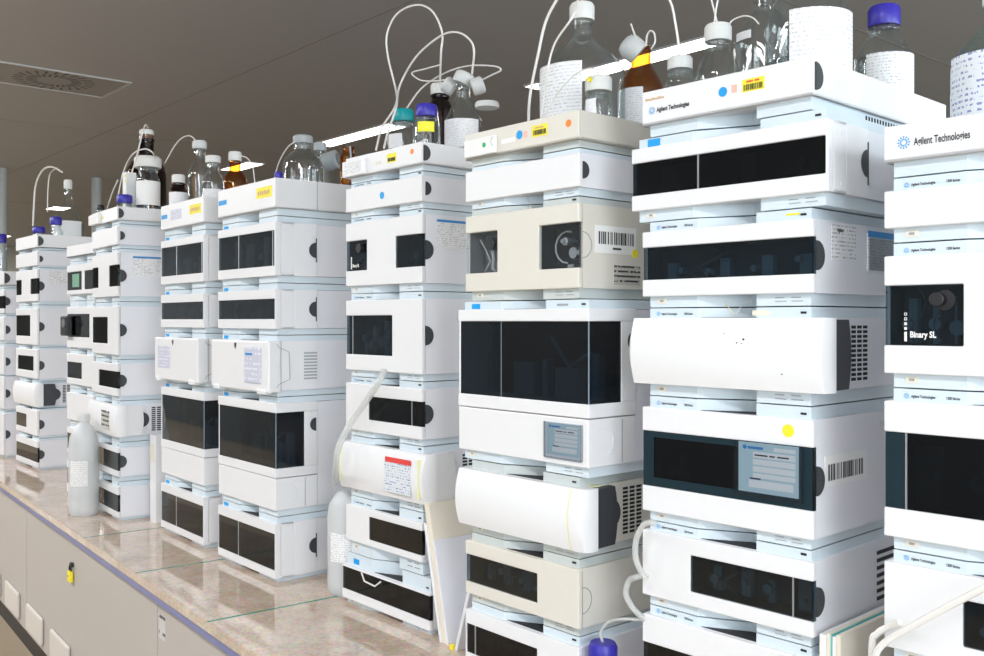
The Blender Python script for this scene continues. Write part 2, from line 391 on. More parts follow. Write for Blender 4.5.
CAT = 'lab instrument'
def module(sk, n, kind, name, desc, zt, zb, lid_gap=.018, foot_gap=.018, w=.345, wins=(), dx=0, mat=None, side=None,
           handle=None, divs=(), style='busy', vents=True, text=False, series=True, pane=None, drawer=None, first=False):
    """one instrument: panel from zb to zt above the bench, lid above it, foot below it; wins = openings (x0, x1 from the left edge, z0, z1)"""
    sx, sy, yaw, words = STACKS[sk]
    mat = mat or W; side = side or (WS if mat is W else mat)
    label = f"{desc}, {ORD[n]}, {words}"
    z0 = zb - foot_gap
    a = R(yaw)
    root = thing(name, label, CAT if kind != 'tray' else 'tray', (sx+dx*math.cos(a), sy+dx*math.sin(a), BENCH+z0), a, 'instrument units in the '+words)
    hb, ht = foot_gap, zt - z0; L = -w/2; Rr = w/2
    T = lambda z: z - z0
    foot_mat = FOOT if mat is W else plain_foot_beige
    # foot
    m = MB(); m.prism(foot_poly(w), 0, hb)
    ft = m.build('foot', foot_mat, root)
    if kind != 'tray':
        m = MB(); m.prism(foot_poly(w, .0095), ht, ht + lid_gap - .0022)
        lid = m.build('lid', FOOT if mat is W else plain_foot_beige, root)
    if kind == 'tray':
        m = MB(); t = .006
        td = .52
        m.prism([(L, 0), (Rr, 0), (Rr, td), (L, td)], hb, hb+.006)
        m.box(L, Rr, 0, t, hb, ht); m.box(L, Rr, td-t, td, hb, ht)
        m.box(L, L+t, t, td-t, hb, ht); m.box(Rr-t, Rr, t, td-t, hb, ht)
        m.build('tray_shell', mat, root, bevel=.0015)
        if handle: half_handle(root, Rr, .006, (hb+ht)/2, (ht-hb)*.36, mat=handle)
        if vents: slots(root, Rr-.010, .20, .33, hb*.45, hb*.85, 12)
        root['_w'] = w; root['_z0'] = z0; root['_hb'] = hb; root['_ht'] = ht
        return root
    holes = [(L+x0_, L+x1_, T(b0), T(b1)) for x0_, x1_, b0, b1 in wins]
    if kind == 'panel':                                    # thin front cover, latch right behind the corner
        m = MB(); frame_panel(m, L, Rr, hb, ht, holes, 0, .011)
        m.build('front_panel', mat, root, bevel=.0022)
        yb = .062 if holes else .011
        m = MB()
        if holes:
            i = .0015
            m.box(L+i, L+.006, .011, yb, hb, ht); m.box(Rr-.006, Rr-i, .0125, yb, hb, ht)
            m.box(L+.006, Rr-.006, .011, yb, hb, hb+.006); m.box(L+.006, Rr-.006, .011, yb, ht-.006, ht)
        m.box(L+.0015, Rr-.0015, yb, DEPTH, hb, ht)
        m.build('casing', side, root)
        if vents: slots(root, Rr-.0015, .26, .40, hb+.003, hb+.008, 18)
        if handle is not None:
            half_handle(root, Rr-.0015, .0125, T(handle), .024 if ht-hb > .08 else .017, mat=HANDLE if mat is W else side)
            if mat is not W:
                ring = MB(); ring.tube([(Rr-.0012, .0125+.0255*math.sin(R(k)), T(handle)+.0255*math.cos(R(k))) for k in range(0, 181, 12)], .0009, 6)
                ring.build('latch_groove', GREYINK, root)
    elif kind == 'wide':                                   # deep wrap-around front cover, latch at its rear edge
        yc = .139
        m = MB(); frame_panel(m, L, Rr, hb, ht, holes, 0, .018)
        m.build('front_panel', mat, root, bevel=.0022)
        m = MB()
        if holes:
            m.box(L+.001, L+.006, .018, .062, hb, ht); m.box(Rr-.006, Rr-.0005, .0195, .062, hb, ht)
            m.box(L+.001, Rr-.0005, .018, .062, hb, hb+.006); m.box(L+.001, Rr-.0005, .018, .062, ht-.006, ht)
            m.box(L+.001, Rr-.0005, .062, yc, hb, ht)
        else: m.box(L+.001, Rr-.0005, .0195, yc, hb, ht)
        m.build('side_cover', mat, root, bevel=.0012)
        m = MB(); m.box(L+.004, Rr-.004, yc+.0015, DEPTH, hb+.001, ht-.001); m.build('casing', side, root)
        zh = (hb+ht)/2
        half_handle(root, Rr-.0005, yc-.004, zh, .023, back=True)
        m = MB(); m.box(Rr-.003, Rr+.0006, yc-.004, yc-.001, zh-.036, zh+.036); m.build('latch_slot', BLACK, root)
        for zz in (hb+.016, ht-.016):
            m = MB(); m.disc((Rr-.001, .045, zz), 'x', .004, .0015, 12); m.build('cover_screw', WS, root)
    elif kind == 'sampler':                                # big window wrapping round the corner, drawer below
        zw0, zw1, zd = T(drawer[0]), T(drawer[1]), T(drawer[2])
        yc, yw = .141, .096
        m = MB(); m.box(L, Rr, 0, yc, zw1, ht); m.box(L, Rr, 0, yc, zd+.002, zw0)
        m.box(L, Rr, yw, yc, zw0, zw1)
        m.box(L, L+.006, .002, yw, zw0, zw1)
        m.build('front_panel', mat, root, bevel=.002)
        m = MB(); m.box(L+.001, Rr-.001, .0015, yc, hb, zd); m.build('drawer', mat, root, bevel=.002)
        m = MB(); m.box(L+.002, Rr-.003, yc+.001, DEPTH, hb+.001, ht-.001); m.build('casing', side, root)
        m = MB(); m.box(L+.0065, Rr-.0015, .003, .006, zw0, zw1); m.box(Rr-.0045, Rr-.0015, .006, yw, zw0, zw1)
        pn = m.build('pane', MIDPANE, root)
        m = MB(); m.box(L+.006, Rr-.004, .085, yw, zw0, zw1); m.build('bay_lining', INT_BLACK, root)
        g = MB()
        h = zw1-zw0
        for k, (u0, u1, v) in enumerate(((.08, .12, .95), (.30, .46, .45), (.52, .56, .5), (.62, .8, .4), (.88, .93, .6))):
            g.box(L+w*u0, L+w*u1, .06, .08, zw0+.002, zw0+h*v)
        g.tube([(L+w*.62, .05, zw0+h*.8), (L+w*.75, .05, zw0+h*.42), (L+w*.9, .05, zw0+h*.62)], .004)
        g.build('sampler_arm', INTBLUE, root)
        m = MB()
        for u in divs: m.box(L+u, L+u+.0015, .0022, .003, zw0, zw1)
        m.box(Rr-.0025, Rr-.0005, .002, .004, zw0, zw1)
        m.build('pane_joint', INTBLUE, root)
        zh = (zw0+zw1)/2 + (zw1-zw0)*.25
        half_handle(root, Rr-.0005, yc-.006, zh, .02, back=True)
        m = MB(); m.box(Rr-.003, Rr+.0008, .004, .012, zw1+.004, ht-.004); m.box(Rr-.003, Rr+.0008, .004, .012, zd+.006, zw0-.003); m.build('hinge', WS, root)
        g = MB(); g.tube([(Rr+.0003, .05+.022*math.sin(R(k)), (hb+zd)/2+.026*math.cos(R(k))) for k in range(0, 181, 15)], .0008, 6); g.build('finger_groove', WS, root)
        g = MB(); g.box(Rr-.0005, Rr+.0004, .098, .0992, hb+.004, zd-.004); g.build('drawer_seam', GREYINK, root)
    elif kind == 'bulge':                                  # column oven: swollen front door, dark side strip, vented side
        d0, d1 = -.030, w+.030
        mB = MB(); N = 12; vs = []; fs = []
        def fy(k): 
            q = 2*k/N - 1; return -.012*(1-q*q) - .006
        for k in range(N+1):
            z = hb + (ht-hb)*k/N; y = fy(k)
            vs += [(L+d0+.012*abs(2*k/N-1)**3, .030, z), (L+d0+.004+.012*abs(2*k/N-1)**3, y+.012, z), (L+d0+.016, y, z), (L+d1-.022, y, z), (L+d1-.010, y+.004, z), (L+d1-.004, y+.018, z), (L+d1-.006, .030, z)]
        for k in range(N):
            for j in range(6): fs.append((k*7+j, k*7+j+1, k*7+j+8, k*7+j+7))
            fs.append((k*7+6, k*7, k*7+7, k*7+13))
        fs.append(tuple(range(6, -1, -1))); fs.append(tuple(N*7+j for j in range(7)))
        mB.add(vs, fs); mB.build('door', W, root, smooth=True)
        ys = .088; xo = L+d1-.008
        m = MB(); m.prism([(0,0),(1,0),(1,1),(0,1)], 0, 1); m = MB(); vs = []; fs = []
        for k in range(N+1):
            q = 2*k/N-1; z = hb+.003 + (ht-hb-.006)*k/N; yb2 = ys + .008*(1-q*q)
            vs += [(xo-.02, fy(k)+.022, z), (xo, fy(k)+.022, z), (xo-.006, yb2, z), (xo-.03, yb2, z)]
        for k in range(N):
            for j in range(4): fs.append((k*4+j, k*4+(j+1)%4, k*4+4+(j+1)%4, k*4+4+j))
        fs.append((3,2,1,0)); fs.append(tuple(N*4+j for j in range(4)))
        m.add(vs, fs); m.build('side_strip', DARKGREY if handle not in ('white', 'slit') else W, root, smooth=True)
        m = MB(); m.box(L+.002, Rr-.002, .030, DEPTH, hb, ht); m.build('casing', side, root, bevel=.0012)
        half_handle(root, Rr-.0015, .092, T((zt+zb)/2), .03, mat=HANDLE if handle != 'white' else WS)
        m = MB()
        for i in range(3):
            for j in range(12):
                y = .132+.021*i; z = hb+.014+(ht-hb-.024)*j/12
                m.box(Rr-.004, Rr-.0012, y, y+.015, z, z+(ht-hb)/12*.5)
        m.build('vent_grille', SLOT, root)
    elif kind == 'column':                                 # flat-doored column oven with cooling fins
        m = MB(); fr = .022
        m.box(L-.004, Rr, -fr, .02, hb-.006, ht); m.build('door', mat, root, bevel=.005)
        m = MB(); m.box(L+.001, Rr-.001, .021, .139, hb, ht); m.build('side_cover', mat, root)
        m = MB(); m.box(L+.002, Rr-.004, .14, DEPTH, hb, ht); m.build('casing', side, root)
        m = MB(); m.prism([(0,0),(1,0),(1,1)], 0, 0) if False else None
        m = MB(); zc = (hb+ht)/2; h = (ht-hb)/2
        m.tube([(Rr, .006, zc+h*.88), (Rr, .010, zc+h*.75), (Rr, .045, zc+h*.55), (Rr, .048, zc-h*.55), (Rr, .012, zc-h*.75), (Rr, .006, zc-h*.9)], .0012, 6); m.build('door_seam', GREY, root)
        slots(root, Rr-.0008, .095, .139, hb+.03, ht-.03, 9, vert=False, mat=GREY)
        m = MB(); p = [(-.007,.010),(.007,.010),(.007,.0),(0,-.011),(-.007,.0)]
        zz = ht-.018; xx = L+.176
        m.add([(xx+a_, -fr-.0006, zz+b_) for a_, b_ in p], [(0,4,3,2,1)]); m.build('shield_emblem', BLACK, root)
        for q0, q1 in ((L+.02, L+.06), (Rr-.07, Rr-.02)):
            m = MB(); m.box(q0, q1, -fr-.004, 0, hb-.012, hb+.004); m.build('door_foot', W, root, bevel=.003)
    # panes and bays
    for i, (x0_, x1_, b0, b1) in enumerate(holes):
        e = .0015
        r_ = Rr-.0015 if x1_ > Rr-.004 else x1_
        l_ = L+.0015 if x0_ < L+.004 else x0_
        m = MB(); m.box(l_, r_, .003, .0055, b0, b1)
        if r_ == Rr-.0015 and kind == 'panel': m.box(r_-.003, r_, .0055, .0125, b0, b1)
        pn = m.build('pane', pane or SMOKE, root)
        st = style[i] if isinstance(style, (list, tuple)) else style
        interior(root, max(l_, L+.006), min(r_, Rr-.006), b0, b1, st, hash((sk, n, i)) % 999 if False else ord(sk)*31+n*7+i, lining=INTGREY if st == 'pump' and mat is not W else (INT_BLACK if (pane is BLACKPANE or st == 'valves') else INT))
        for u in divs:
            if x0_ < L+u < x1_:
                m = MB(); m.box(L+u, L+u+.003, .0018, .003, b0, b1); m.build('pane_divider', STEEL, root)
    if text and kind != 'tray':
        lettering('Agilent Technologies', .0056, (L+.036, .0113, ht+.006), 'front', INK, root, bold=.00015, sx=.74)
        lettering('1200 Series', .0056, (L+.086, .0113, ht+.006), 'front', INK, root, bold=.00015, sx=.74)
        burst((L+.029, .0113, ht+.008), .0042, root)
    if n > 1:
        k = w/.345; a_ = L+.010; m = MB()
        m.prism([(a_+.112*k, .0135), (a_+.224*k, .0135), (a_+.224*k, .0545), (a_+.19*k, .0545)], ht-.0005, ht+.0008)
        m.build('cable_opening', SLOT, root)  # flat dark plate painting in the shade inside the lid recess
    if series:
        m = MB(); m.box(L+.033, L+.041, .0102, .0107, hb*.48, hb*.66); m.build('switch_mark', GREYINK, root)
        m = MB(); m.box(L+.028, L+.046, .0108, .0125, hb*.35, hb*.8); m.build('power_switch', CREAM, root)
        m = MB()
        for k in range(2):
            for j in range(2): m.box(Rr-.075+.03*k, Rr-.058+.03*k+.004*j, .0113, .0125, hb*(.65-.3*j), hb*(.72-.3*j))
        m.build('status_print', GREYINK, root)
        if lid_gap > .0135:
            m = MB(); m.box(Rr-.028, Rr-.018, .0106, .0125, ht+.007, ht+.0105); m.build('indicator', BLACK, root)
    root['_w'] = w; root['_z0'] = z0; root['_hb'] = hb; root['_ht'] = ht
    return root

def form_card(p, L0, L1, z0, z1, y, pouch=True):
    """service card: pale blue with white fields and a short blue word, in a clear pouch"""
    c = flat(p, 'service_card', 'front', L0, L1, z0, z1, LABELBLUE, y, .0012)
    w, h = L1-L0, z1-z0; yy = y-.0014
    m = MB()
    for a, b, c0, c1 in ((.25,.95,.70,.82),(.25,.95,.56,.67),(.25,.95,.42,.53),(.25,.95,.30,.39),(.18,.92,.10,.25),(.60,.95,.86,.93)):
        m.box(L0+w*a, L0+w*b, yy-.0003, yy+.0004, z0+h*c0, z0+h*c1)
    m.build('form_field', PAPER, c)
    m = MB(); m.box(L0+w*.16, L0+w*.42, yy-.0004, yy, z0+h*.87, z0+h*.92); m.disc((L0+w*.11, yy, z0+h*.90), 'y', h*.045, .0005, 10); m.build('card_heading', BLUEINK, c)
    m = MB()
    for a, b, z in ((.28,.5,.74),(.53,.62,.74),(.66,.85,.74),(.2,.38,.265)): m.box(L0+w*a, L0+w*b, yy-.0006, yy, z0+h*z, z0+h*(z+.03))
    m.build('typed_line', INK, c)
    if pouch:
        m = MB(); t = .006; yp = y-.003
        m.box(L0-t, L1+t, yp-.0006, yp, z0-t, z1+.002)
        for a, b, c0, c1 in ((L0-t-.002, L0-t+.001, z0-t, z1+.002), (L1+t-.001, L1+t+.002, z0-t, z1+.002), (L0-t, L1+t, z0-t-.002, z0-t+.001)):
            m.box(a, b, yp-.0014, y, c0, c1)
        m.build('pouch', POUCH, p)
def half(zb_up, zt_dn): return (zb_up - zt_dn)/2
def stack(sk, mods):
    """mods from top to bottom; gaps between panels are shared by the foot above and the lid below"""
    out = []
    for i, d in enumerate(mods):
        fg = half(d['zb'], mods[i+1]['zt']) if i+1 < len(mods) else d['zb']
        lg = half(mods[i-1]['zb'], d['zt']) if i else 0
        out.append(module(sk, i+1, foot_gap=max(fg, .002), lid_gap=lg, **d))
    return out
def D(kind, name, desc, zt, zb, **k): return dict(kind=kind, name=name, desc=desc, zt=zt, zb=zb, **k)

# --- G
g = stack('G', [
 D('tray', 'solvent_tray', 'white bottle tray with blue dot and barcode sticker', 1.198, 1.135, handle=HANDLE),
 D('wide', 'detector_module', 'white unit with full width black window', 1.095, .978, w=.396, wins=[(0, .391, 1.007, 1.0675)], divs=(.147,), style='dim', pane=BLACKPANE),
 D('panel', 'pump_module', 'white unit with wide smoked window', .937, .817, wins=[(0, .345, .848, .908)], handle=.878, text=True),
 D('bulge', 'column_oven', 'white bulging door unit with charcoal side strip', .777, .656, text=True),
 D('panel', 'autosampler_module', 'white unit with service card in pouch', .612, .419, wins=[(0, .345, .466, .568)], handle=.513, pane=BLACKPANE, style='dim', text=True),
 D('panel', 'detector_module', 'white unit with off centre dark window', .383, .262, wins=[(.107, .345, .288, .353)], handle=.318, divs=(.307,), text=True),
 D('panel', 'autosampler_module', 'white unit behind notebook with low dark window', .226, .03, wins=[(0, .345, .065, .174)], handle=.12, pane=BLACKPANE, style='dim', text=True),
])
gt, g1, g2, g3, g4, g5, g6 = g
H_ = .345/2
# tray G lettering and stickers (local z: tray panel from hb)
hb = gt['_hb']
lettering('Agilent Technologies', .0115, (-H_+.034, -.0006, hb+.022), 'front', INK, gt, bold=.0004, sx=.74)
burst((-H_+.023, -.0006, hb+.026), .0072, gt)
lettering('SCHALDEK', .0075, (-H_+.008, -.0006, hb+.045), 'front', GOLDINK, gt) if False else None
m = MB()
for k in range(9): m.box(-H_+.008+.0048*k, -H_+.0115+.0048*k, -.0006, 0, hb+.045, hb+.050-(k % 3)*.0008)
m.build('faded_print', GOLDINK, gt)
m = MB(); m.disc((-H_+.176, 0, hb+.034), 'y', .0085, .0008, 24); m.build('blue_dot', CYAN, gt)
flat(gt, 'pink_sticker', 'front', -H_+.194, -H_+.204, hb+.029, hb+.042, PINK, 0)
s = flat(gt, 'yellow_sticker', 'front', -H_+.215, -H_+.257, hb+.026, hb+.047, YELLOW, 0)
barcode(s, 'front', -H_+.218, -H_+.255, hb+.028, hb+.038, -.0009, seed=3)
m = MB(); m.box(-H_+.223, -H_+.236, -.0012, -.0008, hb+.041, hb+.044); m.box(-H_+.239, -H_+.248, -.0012, -.0008, hb+.041, hb+.044); m.build('sticker_print', RED, s)
# G1 tag
flat(g1, 'maker_tag', 'front', -.198+.030, -.198+.058, g1['_ht']+.002, g1['_ht']+.016, CYAN, .0118)
flat(g2, 'calibration_label', 'side', .062, .146, .885-g2['_z0']-.012, .932-g2['_z0'], P5, .171)
lettering('Agilent', .0095, (.1722, .080, .9205-g2['_z0']), 'side', INK, g2, name='maker_print', bold=.0003, sx=.8)
p = MB(); p.box(.171, .173, .188, .306, .858-g2['_z0'], .925-g2['_z0']); p = p.build('document_pouch', P8, g2)
flat(p, 'pouch_strip', 'side', .188, .306, .918-g2['_z0'], .929-g2['_z0'], BLUEINK, .173, .0006)
m = MB(); m.box(.1735, .1742, .192, .303, .860-g2['_z0'], .917-g2['_z0']); m.build('clear_front', POUCH, p)
m = MB(); m.box(H_-.055, H_-.030, .0112, .0125, g2['_ht']+.009, g2['_ht']+.012); m.build('yellow_mark', YELLOW, g2)
m = MB(); m.box(H_-.118, H_-.085, .0112, .0125, g3['_ht']+.004, g3['_ht']+.013); m.build('yellowed_patch', CREAM, g3)
m = MB()
for a, b_, r_ in ((.215, .735, .0012), (.228, .741, .0017), (.225, .734, .0009), (.19, .75, .0008), (.30, .685, .001)): m.disc((-H_+a, -.0175, b_-g3['_z0']), 'y', r_, .0012, 8)
m.build('scuff', INK, g3)
# G4 card, dot, barcode
z4 = g4['_z0']
m = MB(); frame_panel(m, -H_+.002, H_-.002, .467-z4, .567-z4, [(-H_+.026, H_-.030, .483-z4, .557-z4)], .0012, .0029)
m.build('pane_frame', plain('deep_teal_frame', (.008, .024, .034), .25), g4)
form_card(g4, -H_+.208, -H_+.320, .483-z4, .567-z4, 0)
m = MB(); m.disc((-H_+.301, 0, .592-z4), 'y', .0105, .0008, 24); m.build('yellow_dot', YELLOW, g4)
c = flat(g4, 'barcode_label', 'side', .040, .185, .500-z4, .550-z4, PAPER, .171)
barcode(c, 'side', .050, .175, .509-z4, .536-z4, .172, seed=9)
m = MB(); m.box(.171, .1718, .10, .12, .503-z4, .506-z4); m.build('label_number', INK, c)
flat(g4, 'rating_plate', 'side', .235, .31, .585-z4, .594-z4, P5, .171)
# G5 side louvres
slots(g5, .171, .225, .40, .278-g5['_z0'], .372-g5['_z0'], 7, vert=False)

# --- H
h = stack('H', [
 D('tray', 'solvent_tray', 'white bottle tray lettered beside a star', 1.062, 1.008, handle=HANDLE),
 D('panel', 'degasser_module', 'plain low white unit', .9656, .910, handle=.938, text=True),
 D('panel', 'pump_module', 'white pump unit reading Binary SL', .8686, .694, wins=[(0, .114, .736, .8245), (.233, .345, .736, .8245)], style=('pumpdark', 'busy'), handle=.78, text=True, pane=SMOKE),
 D('panel', 'autosampler_module', 'white unit with tall smoked window', .653, .451, wins=[(0, .345, .494, .607)], handle=.55, divs=(.031,), text=True, pane=BLACKPANE),
 D('panel', 'detector_module', 'white unit crossed by a pale hose', .413, .285, wins=[(.113, .345, .312, .378)], handle=.345, text=True),
 D('panel', 'detector_module', 'white unit low in frame', .247, .03, wins=[(0, .345, .08, .19)], handle=.13, pane=BLACKPANE, text=True),
])
m = MB(); m.box(-H_+.002, -H_+.030, .0012, .0029, .495-h[3]['_z0'], .606-h[3]['_z0']); m.build('pane_frame', plain('deep_teal_strip', (.008, .024, .034), .25), h[3])
hb = h[0]['_hb']
lettering('Agilent Technologies', .0155, (-H_+.045, -.0006, hb+.021), 'front', INK, h[0], bold=.0003, sx=.60)
burst((-H_+.030, -.0006, hb+.027), .0095, h[0])
hp = h[2]; z = hp['_z0']
lettering('Binary SL', .0125, (-H_+.038, .0022, .748-z), 'front', PAPER, hp, bold=.0004, sx=.8)
m = MB(); x = -H_+.030
m.box(x, x+.0035, .0016, .003, .742-z, .756-z); m.box(x, x+.0035, .0016, .003, .759-z, .763-z); m.box(x, x+.0035, .0016, .003, .766-z, .770-z)
for zz in (.773, .780):
    for dz in (0, .0036): m.box(x, x+.0035, .0016, .003, zz+dz-z, zz+dz+.0008-z)
    for dx_ in (0, .0028): m.box(x+dx_, x+dx_+.0007, .0016, .003, zz-z, zz+.0044-z)
m.build('level_bar', PAPER, hp)
m = MB(); m.disc((-H_+.08, .003, .803-z), 'y', .0105, .012, 24); m.build('purge_knob', BLACK, hp, bevel=.0015, smooth=True)
m = MB(); m.disc((-H_+.088, .0029, .802-z), 'y', .0145, .0008, 24); m.build('knob_recess', INT_BLACK, hp)

# --- F
f = stack('F', [
 D('tray', 'solvent_tray', 'beige bottle tray with coloured stickers', 1.183, 1.126, mat=BEIGE, handle=BEIGE),
 D('panel', 'degasser_module', 'plain low white unit', 1.100, 1.034, handle=1.067),
 D('panel', 'pump_module', 'beige pump unit with two small windows', 1.002, .836, mat=BEIGE, wins=[(0, .106, .876, .965), (.233, .345, .876, .965)], style=('pump', 'valves'), handle=.921, pane=GLASS),
 D('sampler', 'autosampler_module', 'large white unit with black wrap round window', .796, .487, w=.396, dx=0, drawer=(.6105, .771, .581), divs=(.141,)),
 D('bulge', 'column_oven', 'bulging white door on beige vented body', .446, .324, mat=BEIGE),
 D('panel', 'detector_module', 'beige unit with left hand window', .287, .171, mat=BEIGE, wins=[(0, .228, .197, .257)], handle=.225, style='busy', pane=SMOKE),
 D('panel', 'detector_module', 'white unit with left hand dark window', .135, .02, wins=[(.003, .228, .04, .104)], handle=.075, divs=(.03,), style='dim', pane=BLACKPANE),
])
ft, f2, f3, f4, f5, f6, f7 = f
hb = ft['_hb']
m = MB(); m.box(-H_+.006, -H_+.108, -.009, -.0002, hb+.004, hb+.042); c = m.build('label_holder', PAPER, ft, bevel=.002)
m = MB(); m.disc((-H_+.074, -.009, hb+.024), 'y', .0055, .0006, 16); m.build('green_dot', GREEN, c)
m = MB(); m.tube([(-H_+.104-.008*math.sin(R(k)), -.0092, hb+.028+.009*math.cos(R(k))) for k in range(0, 181, 20)], .0006, 5); m.build('thumb_groove', GREYINK, c)
flat(ft, 'faded_label', 'front', -H_+.120, -H_+.162, hb+.020, hb+.030, PAPER, 0)
m = MB(); m.disc((-H_+.176, 0, hb+.032), 'y', .0092, .0008, 24); m.build('blue_dot', CYAN, ft)
flat(ft, 'pink_sticker', 'front', -H_+.190, -H_+.200, hb+.024, hb+.037, PINK, 0)
s = flat(ft, 'yellow_sticker', 'front', -H_+.214, -H_+.259, hb+.021, hb+.044, YELLOW, 0)
barcode(s, 'front', -H_+.219, -H_+.255, hb+.024, hb+.034, -.0009, seed=4)
m = MB(); m.box(-H_+.223, -H_+.248, -.0012, -.0008, hb+.037, hb+.040); m.build('sticker_print', GOLDINK, s)
m = MB(); m.disc((-H_+.318, 0, hb+.034), 'y', .0075, .0008, 24); m.build('orange_dot', ORANGE, ft)
z = f3['_z0']
c = flat(f3, 'barcode_label', 'side', .048, .172, .907-z, .962-z, PAPER, .171)
barcode(c, 'side', .058, .166, .925-z, .950-z, .172, seed=12)
m = MB(); m.box(.171, .1726, .10, .125, .915-z, .919-z); m.build('label_number', INK, c)
m = MB(); m.disc((.171, .168, .910-z), 'x', .009, .0022, 20); m.build('yellow_dot', YELLOW, f3)
c = flat(f3, 'rating_plate', 'side', .105, .185, .845-z, .884-z, PGREY, .171)
z = f4['_z0']
form_card(f4, -.198+.282, -.198+.372, .505-z, .568-z, .0015)
flat(f4, 'maker_tag', 'front', -.198+.035, -.198+.062, f4['_ht']+.002, f4['_ht']+.013, CYAN, .0118)
m = MB(); m.box(-.198+.30, -.198+.33, .0112, .0125, f4['_ht']+.006, f4['_ht']+.010); m.build('maker_print', GREYINK, f4)
z = f5['_z0']
m = MB()
N = 12
for k in range(N):
    q0, q1 = 2*k/N-1, 2*(k+1)/N-1; za, zc = f5['_hb']+(f5['_ht']-f5['_hb'])*k/N, f5['_hb']+(f5['_ht']-f5['_hb'])*(k+1)/N
    ya, yc_ = -.012*(1-q0*q0)-.0068, -.012*(1-q1*q1)-.0068
    m.add([(.158, ya, za), (.161, ya, za), (.161, yc_, zc), (.158, yc_, zc)], [(0,1,2,3)])
m.build('yellow_tape', TAPE, f5)
m = MB(); m.box(.05, .185, .036, .05, f5['_ht'], f5['_ht']+.0015); m.build('tape_edge', TAPE, f5)

# --- E
e = stack('E', [
 D('tray', 'solvent_tray', 'white bottle tray with clip on label holder', 1.215, 1.160, handle=HANDLE),
 D('panel', 'degasser_module', 'low white unit with blue dot', 1.132, 1.068, handle=1.10, text=True),
 D('panel', 'pump_module', 'white pump unit with two windows', 1.037, .866, wins=[(0, .102, .907, .988), (.232, .345, .907, .988)], style=('pumpdark', 'dim'), handle=.948, pane=SMOKE, text=True),
 D('panel', 'detector_module', 'white unit with left hand window', .827, .639, wins=[(0, .218, .681, .786)], handle=.735, divs=(.030,), style='busy', text=True),
 D('panel', 'detector_module', 'white unit with right hand window', .603, .477, wins=[(.109, .345, .509, .571)], handle=.54, divs=(.300,), style='dim', pane=BLACKPANE, text=True),
 D('bulge', 'column_oven', 'bulging white unit with red headed label', .443, .320, handle='white'),
 D('panel', 'detector_module', 'white unit with right hand window', .271, .174, wins=[(.111, .345, .191, .252)], handle=None, style='dim', pane=BLACKPANE, text=True),
 D('panel', 'autosampler_module', 'white unit with black window standing on bench', .1035, .012, w=.396, dx=.006, wins=[(0, .396, .037, .0975)], handle=None, style='dim', pane=BLACKPANE),
])
hb = e[0]['_hb']
m = MB(); m.box(-H_, -H_+.105, -.012, -.0002, hb+.002, hb+.044); c = m.build('label_holder', W, e[0], bevel=.002)
flat(c, 'holder_print', 'front', -H_+.012, -H_+.095, hb+.008, hb+.038, P5, -.012)
flat(e[0], 'faded_label', 'front', -H_+.145, -H_+.168, hb+.022, hb+.028, CREAM, 0)
s = flat(e[0], 'yellow_sticker', 'front', -H_+.198, -H_+.237, hb+.019, hb+.042, YELLOW, 0)
barcode(s, 'front', -H_+.201, -H_+.234, hb+.022, hb+.031, -.0009, seed=6)
m = MB(); m.disc((-H_+.305, 0, hb+.035), 'y', .0068, .0008, 20); m.build('orange_dot', ORANGE, e[0])
m = MB(); m.disc((-H_+.174, 0, e[1]['_hb']+.030), 'y', .0095, .0008, 20); m.build('blue_dot', CYAN, e[1])
z = e[2]['_z0']
c = flat(e[2], 'document_pouch', 'side', .048, .160, .953-z, 1.022-z, P8, .171)
flat(c, 'pouch_strip', 'side', .048, .160, 1.020-z, 1.026-z, BLUEINK, .1719)
lettering('Bin', .011, (-H_+.032, .0022, .916-z), 'front', PAPER, e[2], bold=.0004, sx=.8) if False else None
lettering('Binary SL', .0115, (-H_+.030, .0022, .917-z), 'front', PAPER, e[2], bold=.0004, sx=.75)
m = MB(); m.box(-H_+.023, -H_+.026, .0016, .003, .912-z, .945-z); m.build('level_bar', PAPER, e[2])
m = MB(); m.disc((-H_+.075, .003, .966-z), 'y', .012, .012, 20); m.build('purge_knob', BLACK, e[2], smooth=True)
z = e[5]['_z0']
c = flat(e[5], 'red_headed_label', 'front', -H_+.212, -H_+.322, .337-z, .412-z, PBLUE, -.0175, .001)
flat(c, 'red_heading', 'front', -H_+.212, -H_+.322, .412-z, .425-z, RED, -.0160, .0012)
m = MB(); m.box(-H_-.001, -H_+.003, -.0192, -.017, .335-z, .43-z); m.box(-H_+.352, -H_+.356, -.0185, -.01, .335-z, .43-z); m.build('yellow_tape', TAPE, e[5])
flat(e[7], 'maker_tag', 'front', -.198+.042, -.198+.068, e[7]['_ht']+.006, e[7]['_ht']+.020, CYAN, .0118)
m = MB(); m.tube([(-.198+.10, -.002, .098-e[7]['_z0']), (-.198+.12, -.006, .080-e[7]['_z0']), (-.198+.17, -.007, .077-e[7]['_z0']), (-.198+.19, -.002, .092-e[7]['_z0'])], .0022); m.build('drain_tube', TUBE, e[7], smooth=True)

